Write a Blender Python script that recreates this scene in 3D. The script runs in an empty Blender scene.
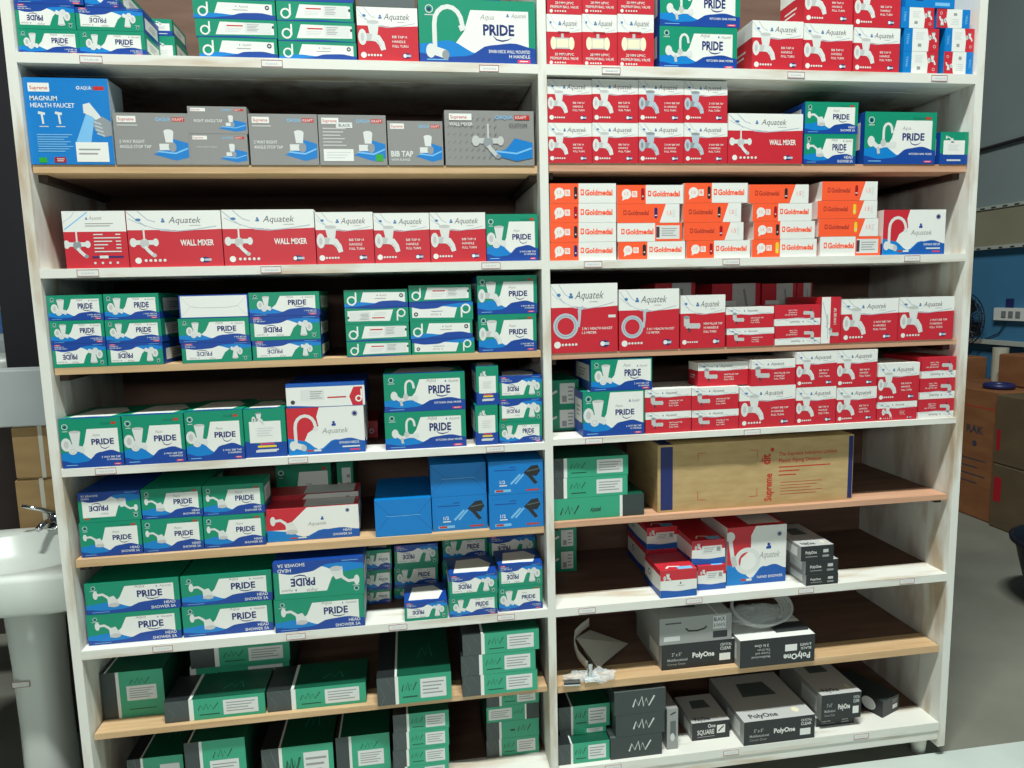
import bpy, math, random
from mathutils import Vector, Matrix
scene = bpy.context.scene
# ---------------------------------------------------------------- camera
cd = bpy.data.cameras.new('camera'); cam = bpy.data.objects.new('camera', cd)
scene.collection.objects.link(cam)
_ax = [(0.9885873,-0.1487083,-0.0241021), (0.0426183,0.1226142,0.9915389), (-0.1444948,-0.98125,0.1275526)]
m = Matrix.Identity(4)
for c in range(3):
    for r in range(3): m[r][c] = _ax[c][r]
m.translation = Vector((0, -1.93, 1.575))
cam.matrix_world = m
cd.sensor_fit = 'HORIZONTAL'; cd.sensor_width = 36.0; cd.lens = 700 / 1024 * 36
cd.clip_start = .05; cd.clip_end = 60
scene.camera = cam
# ---------------------------------------------------------------- light and exposure
scene.view_settings.view_transform = 'Standard'; scene.view_settings.look = 'None'
scene.view_settings.gamma = 1; scene.view_settings.use_curve_mapping = False
scene.view_settings.exposure = -0.18
world = bpy.data.worlds.new('world'); scene.world = world; world.use_nodes = True
bg = world.node_tree.nodes['Background']; bg.inputs[0].default_value = (.80, .95, 1.0, 1); bg.inputs[1].default_value = .06
def area(name, loc, target, sx, sy, power, col):
    l = bpy.data.lights.new(name, 'AREA'); l.shape = 'RECTANGLE'; l.size = sx; l.size_y = sy; l.energy = power; l.color = col
    o = bpy.data.objects.new(name, l); scene.collection.objects.link(o); o.location = loc
    d = Vector(target) - Vector(loc); o.rotation_euler = d.to_track_quat('-Z', 'Y').to_euler(); return o
KEY = (.95, 1.0, .95)
area('tube_lamp_light', (.2, -1.75, 6.2), (.3, -1.2, 0), 1.8, .07, 550, KEY)
area('front_fill_light', (-.6, -4.4, 2.35), (.3, 0, 1.1), 2.4, .4, 46, KEY)  # added fill from the front, no such lamp is in view
C = scene.collection
random.seed(7)
# ---------------------------------------------------------------- materials
MATS = {}
def lin(c):
    return tuple(((v / 255) / 12.92 if v / 255 <= .04045 else ((v / 255 + .055) / 1.055) ** 2.4) for v in c)
def base_mat(name, rgb, rough=.5, metal=0, spec=.5):
    if name in MATS: return MATS[name]
    mt = bpy.data.materials.new(name); mt.use_nodes = True
    b = mt.node_tree.nodes['Principled BSDF']
    b.inputs['Base Color'].default_value = (*lin(rgb), 1); b.inputs['Roughness'].default_value = rough
    b.inputs['Metallic'].default_value = metal; b.inputs['Specular IOR Level'].default_value = spec
    MATS[name] = mt; return mt
def noise_mat(name, rgb_a, rgb_b, scale, rough=.6, stretch=(1, 1, 1), lo=.35, hi=.65, bump=0, metal=0, detail=6):
    mt = base_mat(name, rgb_a, rough, metal); nt = mt.node_tree; b = nt.nodes['Principled BSDF']
    tc = nt.nodes.new('ShaderNodeTexCoord'); mp = nt.nodes.new('ShaderNodeMapping'); mp.inputs['Scale'].default_value = stretch
    nz = nt.nodes.new('ShaderNodeTexNoise'); nz.inputs['Scale'].default_value = scale; nz.inputs['Detail'].default_value = detail
    rp = nt.nodes.new('ShaderNodeValToRGB'); rp.color_ramp.elements[0].position = lo; rp.color_ramp.elements[1].position = hi
    rp.color_ramp.elements[0].color = (*lin(rgb_a), 1); rp.color_ramp.elements[1].color = (*lin(rgb_b), 1)
    nt.links.new(tc.outputs['Object'], mp.inputs[0]); nt.links.new(mp.outputs[0], nz.inputs['Vector'])
    nt.links.new(nz.outputs['Fac'], rp.inputs[0]); nt.links.new(rp.outputs[0], b.inputs['Base Color'])
    if bump:
        bp = nt.nodes.new('ShaderNodeBump'); bp.inputs['Strength'].default_value = bump; bp.inputs['Distance'].default_value = .002
        nt.links.new(nz.outputs['Fac'], bp.inputs['Height']); nt.links.new(bp.outputs[0], b.inputs['Normal'])
    return mt
PRINT = dict(green=(5,138,106), dkgreen=(0,105,80), blue=(16,66,152), ltblue=(0,124,200), midblue=(18,88,172), white=(228,229,224), offwhite=(215,218,215),
  red=(196,38,52), dkred=(160,18,34), navy=(22,40,105), ink=(60,62,72), greytext=(150,150,150), script=(98,98,104), silver=(190,192,190), shade=(140,146,150), faint=(205,208,208),
  orange=(250,92,50), dkorange=(178,60,40), black=(34,38,40), pink=(225,60,90), yellow=(235,205,40), grey=(138,138,136), greydk=(116,116,115),
  sky=(0,120,196), skylt=(120,185,230), skyink=(8,70,150), lime=(40,160,40), cream=(232,226,196), ghost=(176,190,200), tick=(70,120,170),
  niv=(50,160,124), nivdk=(10,78,58), char=(52,62,62), filmsheen=(66,74,74), charlt=(88,98,98), silvergrey=(150,152,150), redink=(190,40,30), tapeblue=(30,42,100),
  wood_edge=(190,150,110), skin=(90,85,85))
def pm(k):
    if k == 'kraft': return noise_mat('kraft_cardboard', (176,148,100), (188,160,112), 14, .8, (1, 1, 4))
    if k == 'whitestrip': k = 'white'
    return base_mat('print_' + k, PRINT[k], .42)
# ---------------------------------------------------------------- mesh helpers
def mesh_obj(name, verts, faces, mats, fmat=None, parent=None, smooth=False, loc=None):
    me = bpy.data.meshes.new(name); me.from_pydata([tuple(v) for v in verts], [], faces)
    for mt in mats: me.materials.append(mt)
    if fmat: me.polygons.foreach_set('material_index', fmat)
    if smooth: me.polygons.foreach_set('use_smooth', [True] * len(me.polygons))
    me.update()
    o = bpy.data.objects.new(name, me); C.objects.link(o)
    if parent: o.parent = parent
    if loc: o.location = loc
    return o
class MB:
    def __init__(s): s.v = []; s.f = []; s.m = []; s.mats = []
    def mi(s, mt):
        if mt not in s.mats: s.mats.append(mt)
        return s.mats.index(mt)
    def add(s, vs, fs, mt):
        n = len(s.v); s.v += [tuple(v) for v in vs]; k = s.mi(mt)
        for f in fs: s.f.append([n + i for i in f]); s.m.append(k)
    def box(s, x0, y0, z0, x1, y1, z1, mt):
        vs = [(x0,y0,z0),(x1,y0,z0),(x1,y1,z0),(x0,y1,z0),(x0,y0,z1),(x1,y0,z1),(x1,y1,z1),(x0,y1,z1)]
        s.add(vs, [(3,2,1,0),(4,5,6,7),(0,1,5,4),(1,2,6,5),(2,3,7,6),(3,0,4,7)], mt)
    def tube(s, pts, r, mt, n=10, closed=False, caps=True):
        P = [Vector(p) for p in pts]; R = r if isinstance(r, (list, tuple)) else [r] * len(P)
        vs = []; up = Vector((0, 0, 1)); N = len(P)
        for i, p in enumerate(P):
            a = P[(i - 1) % N] if (i or closed) else P[0]; b = P[(i + 1) % N] if (i < N - 1 or closed) else P[-1]
            t = (b - a).normalized(); ref = up if abs(t.dot(up)) < .95 else Vector((1, 0, 0))
            u = t.cross(ref).normalized(); w = u.cross(t).normalized()
            for k in range(n):
                an = 2 * math.pi * k / n; vs.append(p + (u * math.cos(an) + w * math.sin(an)) * R[i])
        fs = []
        for i in range(N if closed else N - 1):
            j = (i + 1) % N
            for k in range(n): fs.append((i*n+k, j*n+k, j*n+(k+1)%n, i*n+(k+1)%n))
        if caps and not closed: fs.append(tuple(range(n))); fs.append(tuple(reversed(range((N-1)*n, N*n))))
        s.add(vs, fs, mt)
    def rings(s, rings, mt, cap0=True, cap1=True):
        n = len(rings[0]); vs = [v for r in rings for v in r]; fs = []
        for i in range(len(rings) - 1):
            for k in range(n): fs.append((i*n+k, i*n+(k+1)%n, (i+1)*n+(k+1)%n, (i+1)*n+k))
        if cap0: fs.append(tuple(reversed(range(n))))
        if cap1: fs.append(tuple(range((len(rings)-1)*n, len(rings)*n)))
        s.add(vs, fs, mt)
    def build(s, name, parent=None, smooth=False, loc=None):
        return mesh_obj(name, s.v, s.f, s.mats, s.m, parent, smooth, loc)
def tag(o, label=None, cat=None, group=None, kind=None):
    if label: o['label'] = label
    if cat: o['category'] = cat
    if group: o['group'] = group
    if kind: o['kind'] = kind
    return o
def empty(name, loc=(0, 0, 0), rz=0):
    o = bpy.data.objects.new(name, None); C.objects.link(o); o.location = loc; o.rotation_euler = (0, 0, rz); o.empty_display_size = .05; return o
# ---------------------------------------------------------------- printed lettering
_tc = {}
def glyphs(s, bold):
    key = (s, bold)
    if key in _tc: return _tc[key]
    cu = bpy.data.curves.new('lettering', 'FONT'); cu.body = s; cu.size = 1; cu.resolution_u = 2; cu.offset = bold * .018
    o = bpy.data.objects.new('lettering', cu)
    C.objects.link(o)
    me = bpy.data.meshes.new_from_object(o, depsgraph=bpy.context.evaluated_depsgraph_get())
    vs = [(v.co.x, v.co.y) for v in me.vertices]; fs = [tuple(p.vertices) for p in me.polygons]
    bpy.data.objects.remove(o); bpy.data.curves.remove(cu); bpy.data.meshes.remove(me)
    x0 = min((v[0] for v in vs), default=0); x1 = max((v[0] for v in vs), default=1)
    vs = [((x - x0), y) for x, y in vs]; _tc[key] = (vs, fs, x1 - x0); return _tc[key]
class Art:
    """flat print on one face of a box; x runs 0..W, y runs 0..H"""
    def __init__(s, mb, W, H, flip, place): s.mb = mb; s.W = W; s.H = H; s.flip = flip; s.place = place; s.k = 0
    def put(s, pts, faces, col):
        s.k += 1; off = .00025 + s.k * .00002
        if s.flip: pts = [(s.W - x, s.H - y) for x, y in pts]
        s.mb.add([s.place(x, y, off) for x, y in pts], faces, pm(col))
    def poly(s, pts, col):
        pts = [(min(max(x, 0), s.W), min(max(y, 0), s.H)) for x, y in pts]
        s.put(pts, [tuple(range(len(pts)))], col)
    def rect(s, x0, y0, x1, y1, col): s.poly([(x0*s.W, y0*s.H), (x1*s.W, y0*s.H), (x1*s.W, y1*s.H), (x0*s.W, y1*s.H)], col)
    def ell(s, x, y, rx, ry, col, n=14): s.poly([(x + rx*math.cos(2*math.pi*i/n), y + ry*math.sin(2*math.pi*i/n)) for i in range(n)], col)
    def ring(s, x, y, rx, ry, w, col, n=20):
        o = [(x + rx*math.cos(2*math.pi*i/n), y + ry*math.sin(2*math.pi*i/n)) for i in range(n)]
        q = [(x + (rx-w)*math.cos(2*math.pi*i/n), y + (ry-w)*math.sin(2*math.pi*i/n)) for i in range(n)]
        s.put(o + q, [(i, (i+1) % n, n + (i+1) % n, n + i) for i in range(n)], col)
    def line(s, pts, w, col):
        L = []; R = []; n = len(pts)
        ws = w if isinstance(w, (list, tuple)) else [w] * n
        for i, (x, y) in enumerate(pts):
            a = pts[max(i-1, 0)]; b = pts[min(i+1, n-1)]; dx, dy = b[0]-a[0], b[1]-a[1]; l = math.hypot(dx, dy) or 1
            nx, ny = -dy/l*ws[i]/2, dx/l*ws[i]/2; L.append((x+nx, y+ny)); R.append((x-nx, y-ny))
        cl = lambda p: (min(max(p[0], 0), s.W), min(max(p[1], 0), s.H))
        s.put([cl(p) for p in L + R], [(i+1, i, n+i, n+i+1) for i in range(n-1)], col)
    def wave(s, ys, col, x0=0, x1=1, n=18):
        """fill from the lower edge up to a smooth curve through ys (fractions of H)"""
        pts = [(x0*s.W, 0)]
        for i in range(n+1):
            t = i/n*(len(ys)-1); k = min(int(t), len(ys)-2); u = t-k; u = u*u*(3-2*u)
            pts.append(((x0+(x1-x0)*i/n)*s.W, (ys[k]*(1-u)+ys[k+1]*u)*s.H))
        pts.append((x1*s.W, 0)); s.poly(pts[::-1], col)
    def text(s, st, x, y, h, col, maxw=None, bold=1, slant=0, align='l', rot=0):
        if h < .011: bold *= .45
        vs, fs, w = glyphs(st, bold); k = h/.69; kx = k
        if maxw and w*k > maxw: kx = maxw/w
        ox = x - (w*kx if align == 'r' else w*kx/2 if align == 'c' else 0)
        if rot:
            c, sn = math.cos(rot), math.sin(rot)
            pts = [(x + (a*kx)*c - (b*k)*sn, y + (a*kx)*sn + (b*k)*c) for a, b in vs]
        else: pts = [(ox + a*kx + slant*b*k, y + b*k) for a, b in vs]
        s.put(pts, fs, col)
    def lines(s, x0, x1, y0, y1, n, col, rng=.3):
        for i in range(n):
            y = y1 - (y1-y0)*(i+.5)/n; t = (y1-y0)/n*.38/2
            s.rect(x0, y-t, x1 - (x1-x0)*rng*((i*7 % 5)/5), y+t, col)
    # pictures of fittings, (x, y) centre and size a
    def fit(s, kind, x, y, a, c='silver', d='shade'):
        P = lambda px, py: (x+px*a, y+py*a)
        if kind == 'tap':
            s.line([P(-.28,-.02), P(.12,-.02)], .24*a, d); s.ell(*P(-.36,-.02), .14*a, .26*a, c)
            s.line([P(-.05,0), P(.14,-.06), P(.26,-.22), P(.32,-.42)], [.26*a,.24*a,.2*a,.16*a], c)
            s.poly([P(-.12,.08), P(.14,.08), P(.2,.46), P(-.2,.46)], c); s.ell(*P(0,.46), .2*a, .06*a, d)
            s.ell(*P(-.36,-.02), .06*a, .13*a, d); s.line([P(.1,-.1), P(.24,-.3)], .03*a, d)
        elif kind == 'twoway':
            s.line([P(-.3,-.1), P(.22,-.24)], .24*a, c); s.ell(*P(-.32,-.04), .19*a, .27*a, c); s.ell(*P(-.32,-.04), .09*a, .15*a, d); s.poly([P(-.08,-.1), P(.14,-.1), P(.24,.46), P(-.18,.46)], c); s.ell(*P(.03,.46), .21*a, .055*a, d)
            s.ell(*P(-.1,-.3), .16*a, .15*a, c); s.ring(*P(-.1,-.3), .1*a, .09*a, .02*a, d); s.ell(*P(.24,-.26), .1*a, .14*a, c)
        elif kind == 'valve':
            s.line([P(-.4,0), P(.4,0)], .46*a, c); s.ell(*P(-.4,0), .13*a, .27*a, 'cream'); s.ell(*P(.4,0), .13*a, .27*a, 'cream')
            s.line([P(-.25,0), P(.25,0)], .36*a, 'cream'); s.line([P(0,.2), P(0,.42)], .12*a, c); s.line([P(-.2,.44), P(.32,.44)], .09*a, 'dkred')
        elif kind == 'shower':
            s.ell(*P(-.42,.16), .09*a, .17*a, c); s.line([P(-.4,.16), P(-.16,.18), P(0,.06), P(.08,-.05)], .1*a, c)
            s.poly([P(0,.04), P(.24,.1), P(.42,-.2), P(.02,-.34)], c); s.ell(*P(.22,-.27), .2*a, .09*a, d)
        elif kind == 'swan':
            pts = [P(-.2,-.4)] + [P(-.2, -.3+.1*i) for i in range(1,5)] + [P(.06 - .26*math.cos(t), .12+.3*math.sin(t)) for t in [i*math.pi/8 for i in range(1,8)]] + [P(.34,.06)]
            s.line(pts, .085*a, c); s.line([P(.31,.1), P(.35,.0)], .12*a, c)
            s.ell(*P(-.28,-.38), .09*a, .13*a, c); s.line([P(-.26,-.36), P(.0,-.44)], .16*a, c); s.ell(*P(.0,-.45), .07*a, .09*a, d)
        elif kind == 'kitchen':
            s.ell(*P(-.42,-.1), .12*a, .16*a, c); s.line([P(-.42,-.1), P(-.2,-.26), P(.02,-.2), P(.3,-.2)], .14*a, c); s.ell(*P(.34,-.2), .08*a, .11*a, c)
            s.line([P(-.02,-.16), P(-.02,.2)] + [P(.12-.14*math.cos(t), .22+.2*math.sin(t)) for t in [i*math.pi/6 for i in range(1,6)]] + [P(.27,.14)], .08*a, c)
            s.line([P(-.2,-.26), P(-.16,-.46)], .09*a, d); s.ell(*P(-.02,-.14), .09*a, .11*a, d)
        elif kind == 'mixer':
            s.line([P(-.34,0), P(.34,.0)], .16*a, c); s.ell(*P(-.38,0), .12*a, .16*a, c); s.ell(*P(.38,0), .1*a, .14*a, c)
            s.ell(*P(0,-.04), .15*a, .18*a, d); s.line([P(0,.08), P(0,.5)], .06*a, c); s.line([P(.0,-.14), P(.1,-.28), P(.28,-.46)], .12*a, c); s.ell(*P(.3,-.46), .08*a, .07*a, d)
        elif kind == 'coil':
            s.ring(*P(-.1,-.02), .36*a, .36*a, .12*a, c, 28); s.ring(*P(-.1,-.02), .3*a, .3*a, .02*a, d, 28)
            s.line([P(.26,-.05), P(.3,.2), P(.3,.42)], [.08*a,.07*a,.1*a], c); s.line([P(.26,.44), P(.42,.5)], .1*a, c)
        elif kind == 'elbow':
            s.line([P(-.3,.3), P(-.28,-.1)], .3*a, c); s.ell(*P(-.3,.34), .17*a, .09*a, d); s.line([P(-.34,-.08), P(.3,-.1)], .26*a, c); s.ell(*P(.34,-.1), .1*a, .15*a, c); s.line([P(-.2,-.2), P(-.12,-.4)], .1*a, 'ink')
        elif kind == 'hand':
            s.ring(*P(.06,-.12), .3*a, .3*a, .1*a, c, 28); s.line([P(-.34,.4), P(-.28,-.02), P(-.12,-.3)], .09*a, c); s.ell(*P(-.34,.44), .11*a, .11*a, c); s.ell(*P(-.34,.44), .07*a, .07*a, 'offwhite'); s.line([P(-.28,0), P(-.22,-.22)], .12*a, d)
        elif kind == 'stop':
            s.line([P(-.3,-.12), P(.1,-.12)], .2*a, c); s.ell(*P(.1,-.12), .12*a, .16*a, d); s.poly([P(-.1,.02), P(.12,.02), P(.16,.36), P(-.14,.36)], c); s.ell(*P(0,.36), .15*a, .07*a, 'offwhite')
    def drop(s, x, y, a, c='tick'):
        s.ell(x, y + .35*a, .2*a, .2*a, c, 10); s.poly([(x-.3*a, y+.12*a), (x+.3*a, y+.2*a), (x+.32*a, y-.2*a), (x-.32*a, y-.2*a)], c); s.rect
    def brand(s, x, y, h, maxw, col='script'):
        s.text('Aquatek', x, y, h, col, maxw, 0, .25)
# ---------------------------------------------------------------- box designs (front art)
def kk0(k): return k
def d_pride(A, W, H, k):
    A.rect(0, 0, 1, 1, 'green'); wide = W/H > 1.9
    if k in ('back', 'back2'):
        A.wave([.34,.28,.36,.30], 'blue'); A.rect(.12, .3, .88, .74, 'white'); A.fit('tap' if k != 'back' else 'shower', W*.36, H*.78, min(W, H)*.34, 'offwhite')
        if k == 'back2': A.rect(.3, .2, .75, .24, 'yellow'); A.rect(.35, .26, .7, .285, 'pink'); A.rect(.3, .13, .8, .16, 'faint')
        A.lines(.3, .7, .42, .62, 4, 'faint'); A.rect(.25, .1, .75, .15, 'faint'); return
    px0 = .36 if not k.startswith('show') else .34
    hi = .84 if k != 'tapw' else .97
    if k in ('tap3',): hi = .78
    A.poly([(W*(px0+.08), H*hi), (W*(.94 if k != 'tapw' else .98), H*hi), (W*(.94 if k != 'tapw' else .98), H*.24), (W*.6, H*.06), (W*(px0-.06), H*.30), (W*(px0+.02), H*.5)][::-1], 'white')
    A.wave([.30,.36,.16,.08,.04], 'ltblue'); A.wave([.16,.10,.12,.30,.34,.26], 'blue')
    big = min(.22*H, .085*W) if not wide else .2*H
    asp = W/H; pw = .42 if asp < 1.35 else .27 if asp > 1.9 else .31
    if asp < 1.35: big *= 1.15
    if kk0(k) == 'swan': big *= .8
    A.text('PRIDE', W*.68, H*.46, big, 'navy', W*pw, 2, align='c')
    A.line([(W*.63, H*.45), (W*.66, H*.39), (W*.71, H*.37), (W*.76, H*.39), (W*.79, H*.42)], [.001, big*.14, big*.16, big*.1, .0005], 'navy')
    A.text('Aqua', W*.52, H*.46+big*1.5, big*.5, 'greytext', W*.12, 0, .25)
    if wide or k == 'tapw': A.drop(W*.76, H*.76, H*.07); A.text('Aquatek', W*.79, H*.74, H*.07, 'greytext', W*.13, 0, .25)
    else: A.text('Aquatek', W*.66, H*.86, H*.06, 'dkgreen', W*.2, 0, .25); A.rect(.84, .86, .92, .91, 'dkorange')
    A.ring(W*.09, H*.84, min(H*.065, W*.05), min(H*.065, W*.05), H*.012, 'offwhite'); A.ell(W*.09, H*.835, min(H*.03, W*.02), min(H*.03, W*.02), 'navy'); A.rect(.05, .74, .13, .755, 'faint')
    t = {'tap': ('2 WAY BIB TAP', 'H HANDLE'), 'swan': ('SWAN NECK WALL MOUNTED', 'H HANDLE'), 'kitchen': ('KITCHEN SINK MIXER', ''), 'shower': ('HEAD', 'SHOWER SA'), 'showerw': ('HEAD', 'SHOWER SA')}.get(k, ('2 WAY BIB TAP', 'H HANDLE'))
    h = .036*H if not wide else .05*H
    if k.startswith('show'): h *= 1.8
    A.text(t[0], W*.95, H*.18, h, 'white', W*.36, 1.2, align='r')
    if t[1]: A.text(t[1], W*.95, H*.18 - h*1.5, h, 'white', W*.3, 1.2, align='r')
    if not k.startswith('show'):
        A.rect(.84, .03, .95, .03 + h/H, 'pink'); A.rect(.86, .035 + h/H*.3, .93, .03 + h/H*.7, 'offwhite')
    A.rect(.06, .05, .24, .065, 'skylt')
    kk = {'tap2': 'tap', 'tap3': 'tap', 'tapw': 'tap', 'showerw': 'shower'}.get(k, k)
    if kk == 'swan': A.fit('swan', W*.22, H*.52, H*.86, 'offwhite')
    elif kk == 'kitchen': A.fit('kitchen', W*.27, H*.5, min(H*.75, W*.42), 'offwhite', 'silver')
    elif kk == 'shower': A.fit('shower', W*.23, H*.48, min(H*.8, W*.36), 'offwhite', 'silver')
    else: A.fit('twoway' if k != 'tap2' else 'tap', W*.23, H*.5, min(H*.68, W*.44), 'offwhite', 'silver')
def d_thin(A, W, H, k):
    A.rect(0, 0, 1, 1, 'green'); A.poly([(W*.3, H*.86), (W*.96, H*.82), (W*.96, H*.2), (W*.24, H*.16), (W*.27, H*.5)][::-1], 'white')
    if k == 'a': A.wave([.2,.3,.22,.06,.1], 'ltblue'); A.wave([.02,.06,.14,.34,.36,.24], 'blue'); A.drop(W*.52, H*.66, H*.1); A.text('Aquatek', W*.55, H*.62, H*.12, 'greytext', W*.12, 0, .25); A.lines(.48, .66, .44, .54, 1, 'greytext'); A.ell(W*.9, H*.64, H*.12, H*.12, 'ink'); A.ell(W*.9, H*.64, H*.06, H*.05, 'faint')
    else: A.wave([.05,.1,.03], 'blue'); A.rect(.38, .62, .58, .69, 'redink'); A.lines(.36, .58, .3, .55, 3, 'faint'); A.rect(.6, .28, .93, .84, 'offwhite'); A.lines(.63, .78, .36, .78, 5, 'greytext'); A.ell(W*.95, H*.62, H*.06, H*.08, 'ink')
    A.ring(W*.115, H*.38, H*.27, H*.27, H*.09, 'white'); A.line([(W*.115+H*.24, H*.3), (W*.115+H*.24, H*.86)], H*.09, 'white')
def d_aqua(A, W, H, k):
    A.rect(0, 0, 1, 1, 'red'); wide = W/H > 1.4
    A.poly([(0, H*.66), (W*.4, H*.66), (W*.6, H*.645), (W, H*.67), (W, H), (0, H)], 'white')
    A.line([(0, H*.98), (W*.1, H*.84), (W*.2, H*.72)], W*.014, 'ghost'); A.line([(W*.12, H*.99), (W*.22, H*.84), (W*.3, H*.8)], W*.012, 'ghost'); A.ell(W*.12, H*.84, W*.03, H*.025, 'tick'); A.line([(W*.02, H*.86), (W*.12, H*.78), (W*.3, H*.68), (W*.45, H*.66)], W*.008, 'ghost')
    A.line([(W*.34, H*.655), (W*.5, H*.635), (W*.7, H*.66), (W*.95, H*.72)], W*.012, 'ghost')
    bx = .44 if not k.startswith('coil') else .36
    A.drop(W*(bx-.06), H*.81, H*.1, 'tick'); A.brand(W*bx, H*.78, H*.11, W*(.42 if not wide else .34))
    A.line([(W*(bx+.22), H*.735), (W*(bx+.34), H*.735)], H*.008, 'greytext')
    def badge():
        A.ell(W*.8, H*.12, min(W, H*1.2)*.075, H*.05, 'navy'); A.ell(W*.77, H*.12, H*.035, H*.035, 'white'); A.rect(.8, .1, .87, .14, 'ghost')
    def dots():
        A.ell(W*.09, H*.12, min(H*.055, W*.05), min(H*.055, W*.05), 'white')
        for i in range(5): A.ell(W*.17 + i*W*.05, H*.12, min(H*.026, W*.019), min(H*.026, W*.019), 'offwhite')
    if k == 'mixer':
        A.fit('mixer', W*.17, H*.44, H*.5, 'offwhite', 'silver'); A.text('WALL MIXER', W*.55, H*.38, H*.1, 'white', W*.36, 1.5); badge(); dots()
    elif k == 'valve':
        A.fit('valve', W*.45, H*.44, min(W, H)*.64); A.text('20 MM UPVC', W*.5, H*.2, H*.05, 'white', W*.6, 1, align='c'); A.text('PREMIUM BALL VALVE', W*.5, H*.12, H*.05, 'white', W*.8, 1, align='c')
        A.ell(W*.12, H*.06, H*.035, H*.035, 'white')
        for i in range(5): A.ell(W*.24 + i*W*.07, H*.06, H*.018, H*.018, 'offwhite')
    elif k.startswith('coil'):
        A.fit('coil', W*.27, H*.4, min(W, H)*.52, 'ghost'); A.text('2 IN 1 HEALTH FAUCET', W*.46, H*.33, H*.035, 'white', W*.46, 1.4); A.text('1.5 METER', W*.46, H*.27, H*.035, 'white', W*.25, 1.4)
        dots(); badge(); 
        if k == 'coil': A.rect(.86, .5, .97, .54, 'offwhite')
    elif k == 'elbow':
        A.fit('elbow' if H > W*.7 else 'elbow', W*.26, H*.46, min(H*.66, W*.42), 'silver'); h = H*.042 if H > W*.7 else H*.06
        for i, t in enumerate(('MINI PILLAR TAP', 'H HANDLE', 'FULL TURN')): A.text(t, W*.52, H*.44 - i*h*1.8, h, 'white', W*(.42 - .07*i), 1.2)
        if H > W*.7: badge(); dots()
    else:
        A.fit('tap', W*.26, H*.46, min(H*.66, W*.5), 'offwhite' if k != 'tapgrey' else 'ghost', 'silver' if k != 'tapgrey' else 'shade')
        for i, t in enumerate(('BIB TAP H', 'HANDLE', 'FULL TURN') if k == 'tap' else ('2 WAY BIB TAP', 'H HANDLE', 'FULL TURN')): A.text(t, W*.57, H*.44 - i*H*.085, H*.045, 'white', W*(.34-.04*i), 1)
        badge(); dots()
def d_aquaback(A, W, H, k):
    A.rect(0, 0, 1, 1, 'red'); A.rect(0, .64, 1, 1, 'white'); A.line([(W*.02, H*.68), (W*.2, H*.82), (W*.4, H*.98)], W*.02, 'skylt'); A.line([(0, H*.8), (W*.14, H*.9), (W*.2, H*.99)], W*.01, 'ghost')
    A.drop(W*.38, H*.86, H*.06); A.text('Aquatek', W*.42, H*.85, H*.06, 'greytext', W*.2, 0, .25); A.lines(.35, .8, .72, .8, 2, 'greytext')
    A.fit('mixer', W*.2, H*.42, H*.46, 'offwhite')
    for i in range(6): A.rect(.47, .58 - i*.06, .62 + .07*((i*3) % 4), .6 - i*.06, 'offwhite'); A.rect(.82, .58 - i*.06, .9, .6 - i*.06, 'offwhite')
    A.rect(.42, .18, .92, .21, 'navy'); A.rect(.54, .17, .68, .22, 'offwhite')
    for i in range(4): A.ell(W*(.46 + .12*i), H*.09, H*.022, H*.022, 'faint')
def d_aquaside(A, W, H, k):
    A.rect(0, 0, 1, 1, 'red'); A.rect(0, 0, .46, 1, 'white'); A.line([(W*.05, H*.9), (W*.3, H*.5), (W*.35, H*.1)], W*.04, 'ghost'); A.text('Aquatek', W*.36, H*.34, W*.14, 'greytext', H*.3, 0, 0, rot=math.pi/2)
    A.text('2 WAY BIB TAP', W*.78, H*.4, W*.14, 'white', H*.36, 1, rot=math.pi/2); A.fit('elbow', W*.66, H*.22, W*.6, 'silver')
def d_aquaend(A, W, H, k):
    A.rect(0, 0, 1, 1, 'red'); A.rect(.42, 0, .9, 1, 'silver'); A.rect(.1, .2, .5, .7, 'offwhite'); A.lines(.14, .46, .28, .62, 3, 'greytext'); A.line([(W*.6, H*.1), (W*.74, H*.5), (W*.66, H*.9)], W*.05, 'shade')
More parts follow.
